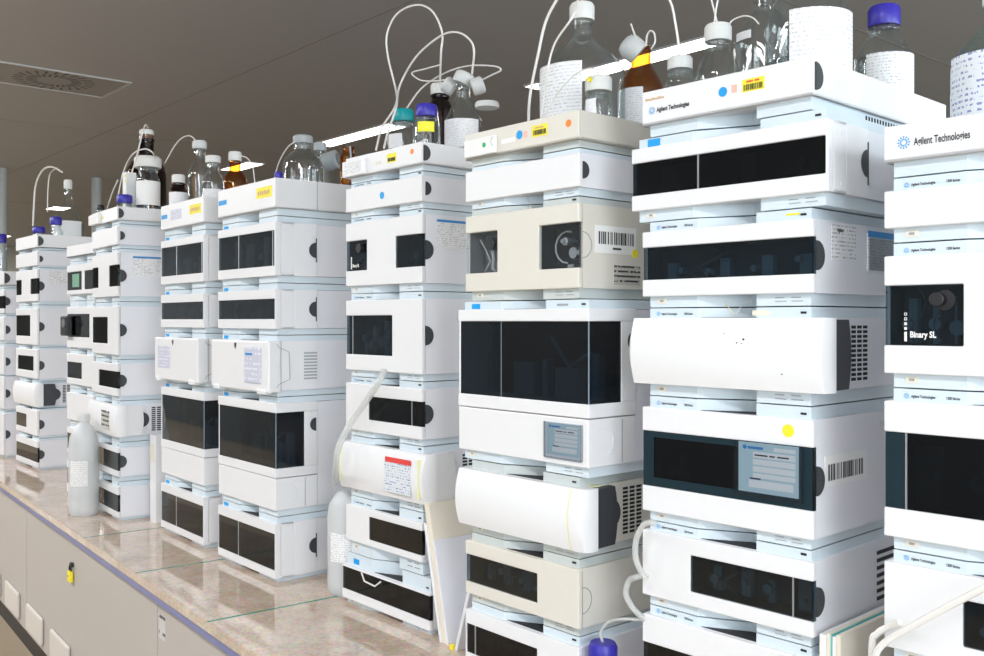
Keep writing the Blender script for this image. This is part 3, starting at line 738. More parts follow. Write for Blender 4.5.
# --- D and C: the two matching stacks
for sk, words in (('D', 'white'), ('C', 'white')):
    d = stack(sk, [
     D('tray', 'solvent_tray', 'tall white bottle tray with yellow sticker', 1.193, 1.104, w=.396, vents=False),
     D('wide', 'detector_module', 'white unit with tall full width window', 1.064, .905, w=.396, wins=[(.001, .390, .934, 1.039)], divs=(.146, .374), style='busy', series=False),
     D('wide', 'detector_module', 'white unit with shallow full width window', .865, .748, w=.396, wins=[(.001, .392, .7765, .837)], style='dim', series=False),
     D('column', 'column_oven', 'plain white column oven with black shield mark', .712, .566, w=.396, series=False),
     D('sampler', 'autosampler_module', 'large white unit with black wrap round window', .528, .212, w=.396, drawer=(.336, .500, .306), divs=(), series=False),
     D('wide', 'pump_module', 'white unit with deep dark window on bench', .173, .012, w=.396, wins=[(.001, .392, .0355, .144)], divs=(.144,), style='dim', pane=BLACKPANE, series=False),
    ])
    L = -.198
    s = flat(d[0], 'yellow_sticker', 'front', L+.276, L+.375, d[0]['_hb']+.036, d[0]['_hb']+.068, YELLOW, 0)
    m = MB()
    for k in range(6): m.box(L+.287+.013*k, L+.296+.013*k, -.0014, -.0008, d[0]['_hb']+.044+.002*(k % 2), d[0]['_hb']+.056+.002*(k % 2))
    m.build('sticker_print', GOLDINK, s)
    flat(d[0], 'maker_tag', 'front', L+.008, L+.065, d[0]['_hb']+.040, d[0]['_hb']+.055, CYAN, 0)
    m = MB(); m.box(.197, .1985, .139, .141, d[0]['_hb'], d[0]['_ht']); m.build('shell_seam', GREY, d[0])
    for q in d[1:]:
        flat(q, 'maker_tag', 'front', L+.022, L+.052, q['_ht']+.002, q['_ht']+.012, CYAN, .0118)
    if sk == 'C':
        flat(d[0], 'printed_plate', 'front', L+.10, L+.20, d[0]['_hb']+.030, d[0]['_hb']+.066, PLILAC, 0)
        flat(d[3], 'lilac_card', 'front', L+.03, L+.15, d[3]['_hb']+.035, d[3]['_hb']+.115, PLILAC, -.022)
    else:
        m = MB(); m.box(L+.245, L+.352, -.0265, -.022, .585-d[3]['_z0'], .692-d[3]['_z0']); c = m.build('lilac_card', PLILAC, d[3], bevel=.002)
        flat(c, 'card_heading', 'front', L+.255, L+.30, .668-d[3]['_z0'], .675-d[3]['_z0'], BLUEINK, -.0265)

# --- B
bk = stack('B', [
 D('tray', 'solvent_tray', 'white bottle tray with dark half round latch', 1.212, 1.159, handle=HANDLE),
 D('panel', 'degasser_module', 'plain low white unit', 1.136, 1.066, handle=1.10),
 D('panel', 'pump_module', 'white pump unit with pouch on side', 1.037, .866, wins=[(0, .09, .905, .988), (.232, .345, .905, .988)], style='dim', pane=BLACKPANE, handle=.945),
 D('panel', 'detector_module', 'white unit with left hand black window', .827, .639, wins=[(0, .218, .681, .786)], handle=.735, style='busy', pane=BLACKPANE),
 D('panel', 'detector_module', 'white unit with right hand dark window', .605, .480, wins=[(.09, .345, .510, .575)], handle=.54, style='dim', pane=BLACKPANE),
 D('bulge', 'column_oven', 'white unit with grey ribbed grille on side', .445, .325, handle='slit'),
 D('panel', 'detector_module', 'white unit with right hand dark window', .280, .170, wins=[(.03, .345, .193, .262)], handle=.228, style='dim', pane=BLACKPANE),
 D('panel', 'detector_module', 'white unit with small dark window on bench', .130, .012, wins=[(.09, .345, .035, .100)], handle=None, style='dim', pane=BLACKPANE),
])
m = MB(); m.box(-H_-.01, -H_+.13, -.012, -.0002, bk[0]['_hb']+.004, bk[0]['_hb']+.045); m.build('label_holder', PAPER, bk[0], bevel=.002)
m = MB(); m.disc((-H_+.15, 0, bk[0]['_hb']+.024), 'y', .008, .0008, 16); m.build('yellow_dot', YELLOW, bk[0])
z = bk[2]['_z0']
c = flat(bk[2], 'document_pouch', 'side', .06, .30, .945-z, 1.02-z, P8, .171); flat(c, 'pouch_strip', 'side', .06, .30, 1.015-z, 1.022-z, BLUEINK, .1719)
flat(bk[5], 'grey_plate', 'front', -H_+.20, -H_+.30, .35-bk[5]['_z0'], .42-bk[5]['_z0'], PGREY, -.0175)

# --- N (half hidden), A, Z
nn = stack('N', [
 D('tray', 'solvent_tray', 'low white bottle tray with yellow dot', 1.10, 1.05),
 D('panel', 'pump_module', 'white pump unit with green lit window', 1.015, .886, wins=[(0, .20, .905, .985), (.232, .345, .905, .985)], handle=.945, style='dim', pane=BLACKPANE),
 D('panel', 'detector_module', 'white unit with black camera like head', .832, .654, wins=[(0, .30, .70, .80)], handle=.735, style='busy', pane=BLACKPANE),
 D('panel', 'detector_module', 'white unit with left hand dark window', .627, .493, wins=[(0, .20, .52, .59)], handle=.54, style='dim', pane=BLACKPANE),
 D('panel', 'column_oven', 'plain white unit behind milky jug', .455, .335, handle=.39),
 D('panel', 'detector_module', 'white unit behind milky jug', .30, .185, wins=[(0, .20, .205, .275)], handle=.24, style='dim', pane=BLACKPANE),
 D('panel', 'detector_module', 'white unit on bench behind milky jug', .15, .012, wins=[(0, .20, .05, .12)], handle=.07, style='dim', pane=BLACKPANE),
])
m = MB(); m.box(-H_+.005, -H_+.085, -.030, -.0003, .705-nn[2]['_z0'], .792-nn[2]['_z0']); ch = m.build('camera_head', BLACK, nn[2], bevel=.006)
m = MB(); m.disc((-H_+.065, -.0302, .76-nn[2]['_z0']), 'y', .018, .006, 20); m.build('head_lens', INTGREY, ch)
flat(nn[1], 'green_display', 'front', -H_+.07, -H_+.16, .918-nn[1]['_z0'], .975-nn[1]['_z0'], plain('green_display_tint', (.16, .36, .24), .4), .003)
a = stack('A', [
 D('tray', 'solvent_tray', 'white bottle tray under cone flask', 1.217, 1.147, w=.396, handle=HANDLE),
 D('panel', 'degasser_module', 'plain low white unit', 1.129, 1.057, w=.396, handle=1.09),
 D('panel', 'pump_module', 'white pump unit with card on side', 1.037, .872, w=.396, wins=[(0, .11, .91, .99), (.27, .396, .91, .99)], handle=.95, style='dim', pane=BLACKPANE),
 D('panel', 'detector_module', 'white unit with left hand window', .836, .646, w=.396, wins=[(0, .27, .69, .80)], handle=.74, style='busy', pane=BLACKPANE),
 D('panel', 'detector_module', 'white unit with wide dark window', .623, .471, w=.396, wins=[(.03, .33, .51, .585)], handle=.54, style='dim', pane=BLACKPANE),
 D('bulge', 'column_oven', 'white unit with dark strip and grille', .445, .327, w=.356),
 D('panel', 'detector_module', 'white unit with left hand window', .307, .176, w=.396, wins=[(0, .20, .205, .275)], handle=.235, style='dim', pane=BLACKPANE),
 D('panel', 'autosampler_module', 'white unit with wide window on bench', .150, .012, w=.396, wins=[(0, .396, .04, .115)], handle=.08, style='dim', pane=BLACKPANE),
])
z = a[2]['_z0']; flat(a[2], 'document_pouch', 'side', .06, .34, .96-z, 1.03-z, P8, .1965)
stack('Z', [
 D('tray', 'solvent_tray', 'white bottle tray', 1.05, .97, w=.396, handle=HANDLE),
 D('panel', 'pump_module', 'white pump unit', .943, .814, w=.396, wins=[(.27, .396, .84, .91)], handle=.88, style='dim', pane=BLACKPANE),
 D('panel', 'degasser_module', 'plain low white unit', .79, .66, w=.396, handle=.72),
 D('panel', 'detector_module', 'plain white unit', .623, .466, w=.396, handle=.54),
 D('panel', 'detector_module', 'plain white unit', .455, .274, w=.396, handle=.36),
 D('panel', 'autosampler_module', 'plain white unit on bench', .246, .012, w=.396, handle=.13),
])

# ------------------------------------------------------------------ bottles
def lab_patch(bm, r, z0, z1, a0, a1, t=.0008):
    n = 20; vs = []; fs = []
    for k in range(n+1):
        an = a0 + (a1-a0)*k/n; c, s_ = math.cos(an), math.sin(an)
        for rr in (r+.0002, r+t):
            for z in (z0, z1): vs.append((rr*c, rr*s_, z))
    for k in range(n):
        b = 4*k; fs += [(b, b+4, b+5, b+1), (b+2, b+3, b+7, b+6), (b, b+2, b+6, b+4), (b+1, b+5, b+7, b+3)]
    fs += [(0, 1, 3, 2), (4*n, 4*n+2, 4*n+3, 4*n+1)]
    bm.add(vs, fs)
def bottle(label, px, Y, rpx, ys, neck, cap, base, mat=GLASS, capmat=CAPWHITE, lab=None, labmat=P12, name='reagent_bottle', cap_tilt=None, liquid=0, group='solvent bottles on the trays', cone=False, ribs=True):
    p, fw = at(px, ys[0], Y); k = fw/F_
    Zz = lambda y: CAMZ - (y-YH)*fw/F_ - base
    r, nr, cr = rpx*k, neck*k, cap*k
    zt, zc, zn, zs = [Zz(y) for y in ys]
    root = thing(name, label, 'bottle', (p.x, Y, base), 0, group)
    m = MB(); t = .0022
    def shoulder(R0, R1, za, zb_, n=8):
        out = []
        for i in range(n+1):
            q = i/n
            if cone: rr = R0+(R1-R0)*q
            else: rr = R1 + (R0-R1)*(1-q**1.5)
            out.append((rr, za+(zb_-za)*q))
        return out
    top = zc+.45*(zt-zc) if cap else zt
    outer = [(r*.90, 0), (r*.985, .006), (r, .016), (r, zs)] + shoulder(r, nr, zs, zn)[1:] + [(nr, top)]
    inner = [(max(nr-t, .002), top)] + [(max(a_-t, .002), b_) for a_, b_ in reversed(outer[2:-1])] + [(r*.88, .006)]
    m.lathe(outer + inner, 40)
    m.build('glass_body', mat, root, smooth=True)
    if liquid:
        zl = zs*liquid if liquid <= 1 else zs
        m = MB(); m.lathe([(r*.9, .007), (r-.004, .014), (r-.004, zl)], 40); m.build('liquid', LIQ, root, smooth=True)
    if cap:
        m = MB(); hh = zt-zc
        prof = [(cr*.97, 0), (cr, hh*.08), (cr, hh*.82), (cr*.86, hh)]
        if cap_tilt:
            M = Matrix.Translation(cap_tilt[0]) @ Matrix.Rotation(R(cap_tilt[1]), 4, cap_tilt[2])
            prof = [(cr*.93, 0), (cr, hh*.1), (cr*.98, hh*.7), (cr*.7, hh), (cr*.3, hh*1.04)]
            m.lathe(prof, 32, M=M)
        else: m.lathe(prof, 48, rib=.035 if ribs else 0, M=Matrix.Translation((0, 0, zc)))
        m.build('cap', capmat, root, smooth=True)
        if not cap_tilt:
            m = MB(); m.lathe([(nr*1.12, zc-.010), (nr*1.16, zc-.006), (nr*1.12, zc-.003)], 32); m.build('neck_ring', mat, root, smooth=True)
    else:
        m = MB(); m.lathe([(nr*1.0, zt-.008), (nr*1.1, zt-.005), (nr*1.1, zt-.001), (nr*.9, zt)], 32); m.build('rim', mat, root, smooth=True)
    if lab:
        x0, x1, y0, y1 = lab            # label limits in the photo: turned into an arc of the body
        view = math.atan2(-Y, -p.x)     # direction from bottle to camera
        f_ = lambda x: view + math.asin(max(-1, min(1, (x-px)/rpx)))
        m = MB(); lab_patch(m, r, Zz(y1), Zz(y0), f_(x0), f_(x1)); m.build('label', labmat, root)
    return root, p, k, (r, nr, zt, zc, zn, zs)
TR = {k: v+.0004 for k, v in {'H': BENCH+1.014, 'G': BENCH+1.1412, 'F': BENCH+1.1322, 'E': BENCH+1.1662, 'D': BENCH+1.1102, 'C': BENCH+1.1102, 'B': BENCH+1.1652, 'A': BENCH+1.1532, 'N': BENCH+1.0562, 'Z': BENCH+.9762}.items()}
bottle('big clear bottle with broad white label, on beige tray', 582, 1.56, 44, (4, 21, 38, 77), 10.5, 12.5, TR['F'], lab=(541, 582, 72, 128))
r_, p_, k_, _ = bottle('small clear bottle with white cap and yellow dot, on beige tray', 598.5, 1.44, 13.5, (77, 92, 97, 106), 11, 13.5, TR['F'], lab=(586, 596, 101, 130))
q_, _f = at(590, 79.5, 1.412); q_ = q_ - Vector(r_.location)
m = MB(); m.disc((q_.x, q_.y, q_.z), 'y', .0055, .003, 14); m.build('yellow_dot', YELLOW, r_)
bottle('amber glass bottle with loose tilted cap', 641, 1.725, 23, (47, 38, 66, 94), 10, 0, TR['F'], mat=AMBER, lab=(618, 643, 92, 128), labmat=P12)
rb = [o for o in bpy.data.objects if o.get('label') == 'amber glass bottle with loose tilted cap'][0]
p0, fw0 = at(632, 48, 1.685); k0 = fw0/F_
m = MB(); M = Matrix.Translation(p0 - Vector(rb.location)) @ Matrix.Rotation(R(-62), 4, Vector((SA, CA, 0)).cross(Vector((0,0,1)))) if False else Matrix.Translation(p0 - Vector(rb.location)) @ Matrix.Rotation(R(-48), 4, Vector((-CA, SA, 0)))
m.lathe([(12*k0, -9*k0), (12.5*k0, -4*k0), (12.3*k0, 4*k0), (9.5*k0, 9*k0), (5*k0, 11*k0)], 32, M=M); m.build('cap', PALEGREY, rb, smooth=True)
bottle('clear bottle with grey cap at the left end of white tray', 680, 1.425, 15, (57, 70, 74, 84), 11, 12.5, TR['G'], capmat=PALEGREY)
bottle('clear conical bottle with white ribbed cap on white tray', 718, 1.52, 23, (25, 42, 48, 78), 10.5, 13.5, TR['G'])
bottle('large clear bottle with white label, top cut by photo', 808, 1.52, 42, (-60, -35, -22, 24), 14, 17, TR['G'], lab=(791, 849, 20, 95), liquid=.55)
bottle('large clear bottle behind the white labelled one', 765, 1.68, 30, (-20, -2, 8, 42), 10, 12, TR['G'], liquid=.5, lab=(738, 752, 36, 44))
bottle('clear bottle with dark blue cap', 884, 1.80, 28, (7, 27, 34, 60), 13.5, 15.5, TR['G'], capmat=CAPBLUE, lab=(868, 911, 59, 98), liquid=1, labmat=P8)
bottle('greenish glass bottle with handwritten label at right edge', 1000, 1.55, 45, (-20, 5, 22, 66), 13, 16, TR['H'], mat=GREENGLASS, lab=(957, 1020, 58, 120), labmat=PBLUE, liquid=.5)
bottle('clear bottle with teal cap', 403, 1.52, 15, (110, 122, 126, 137), 9.5, 11, TR['E'], capmat=CAPTEAL, lab=(389, 402, 136, 150))
bottle('clear bottle with blue cap and yellow label', 426.5, 1.46, 13.5, (105, 117, 121, 129), 9.5, 11, TR['E'], capmat=CAPBLUE, lab=(418, 434, 124, 134), labmat=YLIQ)
bottle('dark amber bottle with white cap behind blue cap', 440, 1.65, 14, (84, 95, 100, 113), 8.5, 9.5, TR['E'], mat=DARKAMBER)
r13, p13, k13, d13 = bottle('clear flask bottle with three tilted caps', 463, 1.60, 19, (86, 80, 97, 122), 7, 0, TR['E'], lab=(445, 478, 122, 150), cone=True)
m = MB()
for (qx, qy, an, rr) in ((464, 79, -25, 10.5), (449, 86, 55, 8.5), (478, 86, -70, 8.5)):
    q, _f = at(qx, qy, 1.60); q = q - Vector(r13.location)
    m = MB(); M = Matrix.Translation(q) @ Matrix.Rotation(R(an), 4, Vector((CA, -SA, 0)))
    m.lathe([(rr*k13*.9, -6*k13), (rr*k13, -4*k13), (rr*k13, 4*k13), (rr*k13*.8, 6*k13)], 28, M=M); m.build('tilted_cap', PALEGREY, r13, smooth=True)
q, _f = at(487, 105, 1.60); q = q-Vector(r13.location)
m = MB(); m.lathe([(11.5*k13, q.z-3*k13), (12*k13, q.z), (11*k13, q.z+2.5*k13)], 28, cx=q.x, cy=q.y); m.build('hanging_lid', PALEGREY, r13, smooth=True)
bottle('clear bottle with grey screw cap', 303, 1.50, 20, (136, 144, 150, 165), 8.5, 10, TR['D'], capmat=GREY, ribs=False, liquid=.6)
bottle('clear bottle with small grey cap behind the screw capped one', 320, 1.66, 13, (143, 151, 156, 168), 5.5, 6.5, TR['D'], capmat=GREY)
bottle('slim vial with dark blue cap at tray corner', 278.5, 1.405, 4.5, (172, 179, 181, 184), 3, 4, TR['D'], capmat=CAPBLUE)
ra, pa, ka, _ = bottle('amber bottle with open grey cap beside it', 348, 1.67, 8, (147, 141, 153, 158), 6, 0, TR['D'], mat=AMBER)
q, _f = at(331, 161, 1.62); q = q-Vector(ra.location); kk = _f/F_
M = Matrix.Translation(q) @ Matrix.Rotation(R(78), 4, Vector((-.55, .83, 0)))
m = MB(); m.lathe([(9*kk, -7*kk), (9.5*kk, 7*kk), (6*kk, 8*kk), (5*kk, -3*kk)], 28, M=M); m.build('open_cap', GREY, ra, smooth=True)
bottle('tall clear bottle with pale cap', 199.5, 1.505, 11.2, (141, 149, 160, 176), 5.5, 7, TR['C'], capmat=PALEGREY)
bottle('clear bottle with stacked white fittings', 213, 1.46, 11, (156, 163, 172, 184), 6, 7.5, TR['C'], lab=(204, 221, 190, 204))
bottle('amber bottle with round white cap', 235, 1.60, 13, (152, 161, 170, 184), 5.5, 6.5, TR['C'], mat=AMBER)
bottle('small dark amber bottle with white label and cap', 178.5, 1.42, 8.8, (175, 183, 186, 193), 6, 6.5, TR['C'], mat=DARKAMBER, lab=(169, 188, 193, 215))
bottle('big dark brown bottle with long neck', 146.5, 1.512, 19, (130, 139, 155, 172), 7, 7, TR['B'], mat=DARKAMBER)
bottle('clear bottle with white label and wide pale cap', 147.8, 1.445, 11.6, (157, 168, 174, 181), 9, 13, TR['B'], lab=(137, 161.4, 182, 206), ribs=False, labmat=PAPER)
bottle('short vial with dark blue cap on white tray', 124.5, 1.36, 7, (195, 203, 204, 205.5), 6, 7.5, TR['B'], capmat=CAPBLUE)
bottle('clear cone flask with white fittings', 68, 1.66, 15, (180, 189, 199, 224), 3.5, 4, TR['A'], cone=True, lab=(55, 80, 222, 240), labmat=PAPER)
bottle('blue capped bottle left of the cone flask', 56, 1.56, 6.5, (217, 225, 228, 232), 4.5, 5.5, TR['A'], capmat=CAPBLUE)
bottle('low blue capped bottle at tray front', 39, 1.49, 6, (227, 233, 234, 235), 4.5, 6, TR['A'], capmat=CAPBLUE)
bottle('small bottle with black cap on the low tray', 100.5, 1.42, 5, (205, 210, 213, 218), 3, 3.5, TR['N'], capmat=BLACK)
bottle('blue capped bottle cut by the left edge of the photo', 1, 1.50, 6, (234, 243, 246, 252), 4, 5, TR['Z'], capmat=CAPBLUE)
bottle('blue capped bottle on bench between two stacks', 603, 1.372, 17, (642, 664, 668, 678), 12.5, 14.5, BENCH+.0003, mat=GLASS, capmat=CAPBLUE)
# plain white carton among the bottles
q, fwq = at(129, 187, 1.46)
m = MB(); m.box(-.02, .02, -.02, .02, 0, q.z+.035-TR['B']); m2 = thing('carton', 'small white carton with two yellow dots', 'box', (q.x*1.405/1.46+.005, 1.405, TR['B']))
m.build('carton_body', PAPER, m2)
m = MB(); m.disc((.012, -.02, q.z+.02-TR['B']), 'y', .006, .001, 12); m.disc((.012, -.02, q.z-.002-TR['B']), 'y', .006, .001, 12); m.build('yellow_dots', YELLOW, m2)

# black probe clipped to the side of the fifth tray
q, fwq = at(339, 198, 1.62)
pr = thing('probe_holder', 'black probe hanging at the side of a tray', 'holder', (-2.546, 1.62, q.z-.045))
m = MB(); m.lathe([(.006, 0), (.011, .012), (.012, .075), (.009, .085)], 20); m.build('holder_tube', BLACK, pr, smooth=True)
m = MB(); m.tube([(0, 0, .08), (.0, 0, .12), (-.006, .0, .16), (-.012, 0, .20)], .003); m.build('probe_lead', GREY, pr, smooth=True)
m = MB(); m.box(-.0225, -.010, -.006, .006, .05, .075); m.build('holder_clip', BLACK, pr)

# ------------------------------------------------------------------ tubing
def smooth_pts(P, n=7):
    P = [Vector(p) for p in P]; out = []
    Q = [P[0]*2-P[1]] + P + [P[-1]*2-P[-2]]
    for i in range(1, len(Q)-2):
        for k in range(n):
            t = k/n; a_, b_, c_, d_ = Q[i-1], Q[i], Q[i+1], Q[i+2]
            out.append(.5*((2*b_) + (c_-a_)*t + (2*a_-5*b_+4*c_-d_)*t*t + (3*b_-a_-3*c_+d_)*t**3))
    out.append(P[-1]); return out
def tubing(label, pts, Y, rp=1.0, mat=TUBE, group='loose tubing over the bottles', name='solvent_tube'):
    """pts (x, y[, depth]); every tube keeps its own real radius"""
    P = []; k = 1
    for q in pts:
        v, fw = at(q[0], q[1], q[2] if len(q) > 2 else Y); P.append(v); k = fw/F_
    m = MB(); m.tube(smooth_pts(P), rp*k, 8); o = m.build(name, mat, None, smooth=True)
    return tag(o, label, 'tube', group)
tubing('tall loop of white tubing above teal cap', [(440, 82.2, 1.65), (441, 53), (442, 32), (432, 11), (416, 5), (397, 14), (387, 34), (388, 57), (396, 91), (395, 107, 1.47), (382, 128, 1.45), (376, 150, 1.40)], 1.60, 1.1)
tubing('second white tube arching to the tilted caps', [(472, 74, 1.60), (474, 50), (468, 38), (455, 32), (439, 37), (416, 57), (400, 85), (396, 108, 1.46), (388, 132, 1.44), (384, 148, 1.40)], 1.58, 1.1)
tubing('thin tube sweeping right behind the tilted caps', [(482, 80), (492, 75), (501, 70), (493, 66), (468, 66), (445, 73), (423, 87), (409, 105, 1.64), (395, 128, 1.62)], 1.66, .8)
tubing('small loop of tube left of the tilted caps', [(440, 65), (425, 69), (412, 73), (420, 80), (432, 81), (445, 80)], 1.62, .8)
tubing('long white tube left of the big clear bottle', [(560, -6), (546, 21), (538, 55), (530, 96), (528.5, 126, 1.36), (529, 134, 1.35)], 1.44, 1.5)
tubing('white tube from the big bottle cap down its front', [(582, 2.0, 1.56), (584, -7, 1.54), (579, -4, 1.50), (573, 16), (555, 43), (548, 68), (545, 92, 1.40), (541, 120, 1.37)], 1.435, 1.1)
tubing('tube hanging from above to the grey cap', [(667, -6), (672, 6), (675, 21), (678, 40), (679.5, 58, 1.43)], 1.43, 1.2)
tubing('little tube loop at the amber neck', [(646, 46), (647, 36), (650, 31), (654, 33), (655, 42), (651, 49)], 1.675, .9)
tubing('short tube stub in the tilted amber cap', [(631, 24), (633, 30), (636, 38)], 1.675, .9)
tubing('tube pair looping from the yellow dotted cap', [(598.5, 74.2, 1.44), (595, 69.5), (588, 69), (574, 75), (560, 90), (550, 105), (542, 122, 1.36)], 1.39, .8)
tubing('left tube into the white ribbed cap', [(710, -6), (714, 10), (718, 26, 1.52)], 1.52, .9)
tubing('crossing tube into the white ribbed cap', [(719, -6), (716, 10), (714, 25, 1.52)], 1.515, .9)
tubing('curved tube right of the white ribbed cap', [(727, 27, 1.52), (733, 20), (744, 16), (753, 18), (759, 24)], 1.54, .8)
tubing('thin tube standing over the dark brown bottle', [(129, 181), (136, 159), (143, 131), (146, 125), (148, 127.8, 1.51)], 1.37, .7)
tubing('tube arching over the wide pale cap', [(118, 196, 1.37), (123.5, 172), (132, 155), (144, 149), (152, 152), (155, 158, 1.44)], 1.40, .7)
tubing('short brown stained tube at tray edge', [(107, 209), (112.6, 192), (118, 180)], 1.37, .6)
tubing('thin tube arching into the pale cap', [(165, 163), (174, 147), (182, 138), (190.5, 136), (197, 142)], 1.50, .6)
tubing('thin tube right of the amber bottle', [(241, 156), (247, 158), (252, 165), (254, 175), (255, 184)], 1.58, .6)
tubing('thin tube left of the grey screw cap', [(295, 142), (288, 147), (280, 160), (276, 172), (274, 180)], 1.47, .6)
tubing('thick white tube over the cone flask', [(62, 172), (52, 167), (43, 170), (36, 184), (34, 205), (33, 226)], 1.58, .9)
tubing('thin tube behind the blue cap', [(57, 168), (50, 174), (48, 190), (47.5, 212)], 1.62, .6)
G3 = 'capillaries in the gaps between units'
tubing('yellowish capillary in the gap above the large blank door', [(722, 300), (729, 308), (734, 315)], 1.418, .45, TAPE, G3, 'capillary_tube')
tubing('clear capillary bent in the gap above the large blank door', [(737, 315), (742, 305), (751, 300)], 1.418, .5, TUBE, G3, 'capillary_tube')
tubing('left capillary in the gap under the plain beige topped unit', [(515, 197), (521, 206), (527, 211)], 1.372, .4, TUBE, G3, 'capillary_tube')
tubing('right capillary in the gap under the plain beige topped unit', [(526, 196), (530, 204), (531, 211)], 1.372, .4, TUBE, G3, 'capillary_tube')
G2 = 'waste hoses between the stacks'
tubing('milky hose crossing white units to the jug', [(384, 371, 1.40), (380, 380), (369, 397), (349, 426), (338, 450, 1.34), (336, 470, 1.36), (334, 484, 1.44)], 1.375, 3.0, TUBECLEAR, G2, 'waste_hose')
tubing('upper milky hose elbow beside notebook stack', [(655, 523), (648, 523), (642, 527), (636, 541), (636, 559), (642, 573), (647, 578)], 1.345, 3.0, TUBECLEAR, G2, 'waste_hose')
tubing('lower milky hose elbow beside beige unit', [(646, 576, 1.40), (637, 577), (629, 581), (626, 594), (633, 608), (642, 617), (647, 622, 1.40)], 1.375, 3.0, TUBECLEAR, G2, 'waste_hose')
tubing('thin hose running to the low blue cap', [(603, 644, 1.372), (601, 632), (609, 622), (624, 619), (642, 620, 1.39)], 1.372, 1.6, TUBECLEAR, G2, 'waste_hose')
tubing('pale hose slanting across rightmost stack', [(1010, 576, 1.362), (984, 588), (955, 603), (916, 624), (890, 639), (878, 650), (872, 668)], 1.36, 3.4, TUBE, G2, 'waste_hose')
tubing('bent hose at the foot of rightmost stack', [(900, 622, 1.362), (888, 627), (877, 634), (872, 648), (872, 740), (876, 822)], 1.37, 3.4, TUBE, G2, 'waste_hose')

# ------------------------------------------------------------------ jugs, binders, folders on the bench
def jug(label, X, Y, r, hgt, name='waste_jug', dx=0):
    root = thing(name, label, 'jug', (X, Y, BENCH+.0003))
    m = MB(); m.lathe([(r*.88, 0), (r*.98, .01), (r, .03), (r, hgt*.68), (r*.93, hgt*.77), (r*.65, hgt*.86), (r*.38, hgt*.9), (r*.34, hgt*.93)], 32); m.build('jug_body', JUGM, root, smooth=True)
    m = MB(); m.lathe([(r*.42, hgt*.93), (r*.42, hgt*.985), (r*.35, hgt)], 24, rib=.03); m.build('cap', PALEGREY, root, smooth=True)
    m = MB(); v = math.atan2(-Y, -X); lab_patch(m, r, hgt*.30, hgt*.55, v-1.0, v+.25); m.build('label', P8, root)
    return root
jug('milky waste jug standing beside the fourth stack', -2.325, 1.475, .066, .325)
jug('milky white jug in front of the half hidden stack', -3.945, 1.256, .057, .40)
# leaning folders between third and fourth stacks
fo = thing('document_folder', 'cream papers in white folder leaning on the fourth stack', 'folder', (-1.795, 1.40, BENCH+.0003))
lean = -.075
def slab(x0, x1, y0, y1, h_, ln):
    m = MB(); m.add([(x0,y0,0),(x1,y0,0),(x1,y1,0),(x0,y1,0),(x0+ln,y0,h_),(x1+ln,y0,h_),(x1+ln,y1,h_),(x0+ln,y1,h_)], [(0,3,2,1),(4,5,6,7),(0,1,5,4),(1,2,6,5),(2,3,7,6),(3,0,4,7)]); return m
slab(-.020, -.012, 0, .24, .275, lean*.85).build('folder_back', W, fo, bevel=.002)
slab(-.0115, .008, .004, .23, .325, lean).build('paper_sheets', CREAM, fo)
slab(.0085, .014, 0, .24, .24, lean*.74).build('folder_front', WS, fo, bevel=.002)
fo = thing('document_folder', 'thin white folder leaning on the third stack', 'folder', (-1.752, 1.395, BENCH+.0003))
slab(0, .010, 0, .22, .27, .088).build('folder_cover', WS, fo, bevel=.001)
m = MB(); m.box(-.012, .0, -.004, .004, 0, .012); m.build('yellow_tab', YELLOW, fo)
# notebook pack by the second stack
nb = thing('notebook_pack', 'cream notebook and papers standing beside the second stack', 'notebook', (-.8175, 1.40, BENCH+.0003), R(2))
for x0, x1, mt, nm, hh in ((.0, .012, PAPER, 'page_block', .270), (.0125, .019, CREAM, 'inner_cover', .274), (.0195, .0215, TEALPAPER, 'teal_sheet', .272), (.022, .028, PAPER, 'page_block', .270), (.0285, .036, CREAM, 'front_cover', .274)):
    m = MB(); m.box(x0, x1, 0, .27, 0, hh); m.build(nm, mt, nb, bevel=.0008)
# white binder by the seventh stack
m = MB(); bd = thing('ring_binder', 'narrow white ring binder standing by the seventh stack', 'binder', (-3.64, 1.405, BENCH+.0003))
m.box(0, .055, 0, .006, 0, .333); m.box(0, .004, .006, .27, 0, .333); m.box(.051, .055, .006, .27, 0, .333); m.build('binder_cover', W, bd)
m = MB(); m.box(.0045, .0505, .0065, .265, .004, .325); m.build('page_block', PAPER, bd)
m = MB(); m.box(.01, .045, -.0008, 0, .23, .30); m.build('spine_label', CREAM, bd)

# ------------------------------------------------------------------ bench
BA = math.atan(-.0605)                       # the bench edge runs at a slight angle to the instruments
def edgeY(X): return 1.032 - .0605*(X + 2.06)
X0, X1 = -9.0, 2.2
wt = thing('worktop', 'polished beige stone worktop under all the instruments', 'worktop', (0, edgeY(0), BENCH), BA)
m = MB(); m.box(X0, X1, 0, 1.35, -.030, 0); m.build('stone_slab', STONE, wt, bevel=.003)
m = MB(); m.box(X0, X1, .006, .022, -.052, -.0305); m.build('edge_strip', EDGE, wt)
for X in (-3.525, -2.93, -2.335):
    m = MB(); m.box(X-.004, X+.004, .0, .9, -.001, .0005); m.build('joint_strip', TEAL, wt)
seams = [-8.14, -6.36, -4.583, -2.807, -1.03, .75]
CABW = ['far left end of the bench', 'second stack from the left', 'yellow padlock', 'the bench edge label', 'right end of the bench']
CABL = ['beige base cabinet at the far left end of the bench', 'beige base cabinet with vent plate at the left edge of the photo', 'beige base cabinet with yellow padlock', 'beige base cabinet right of the one with the padlock', 'beige base cabinet at the near right end']
cabs = []
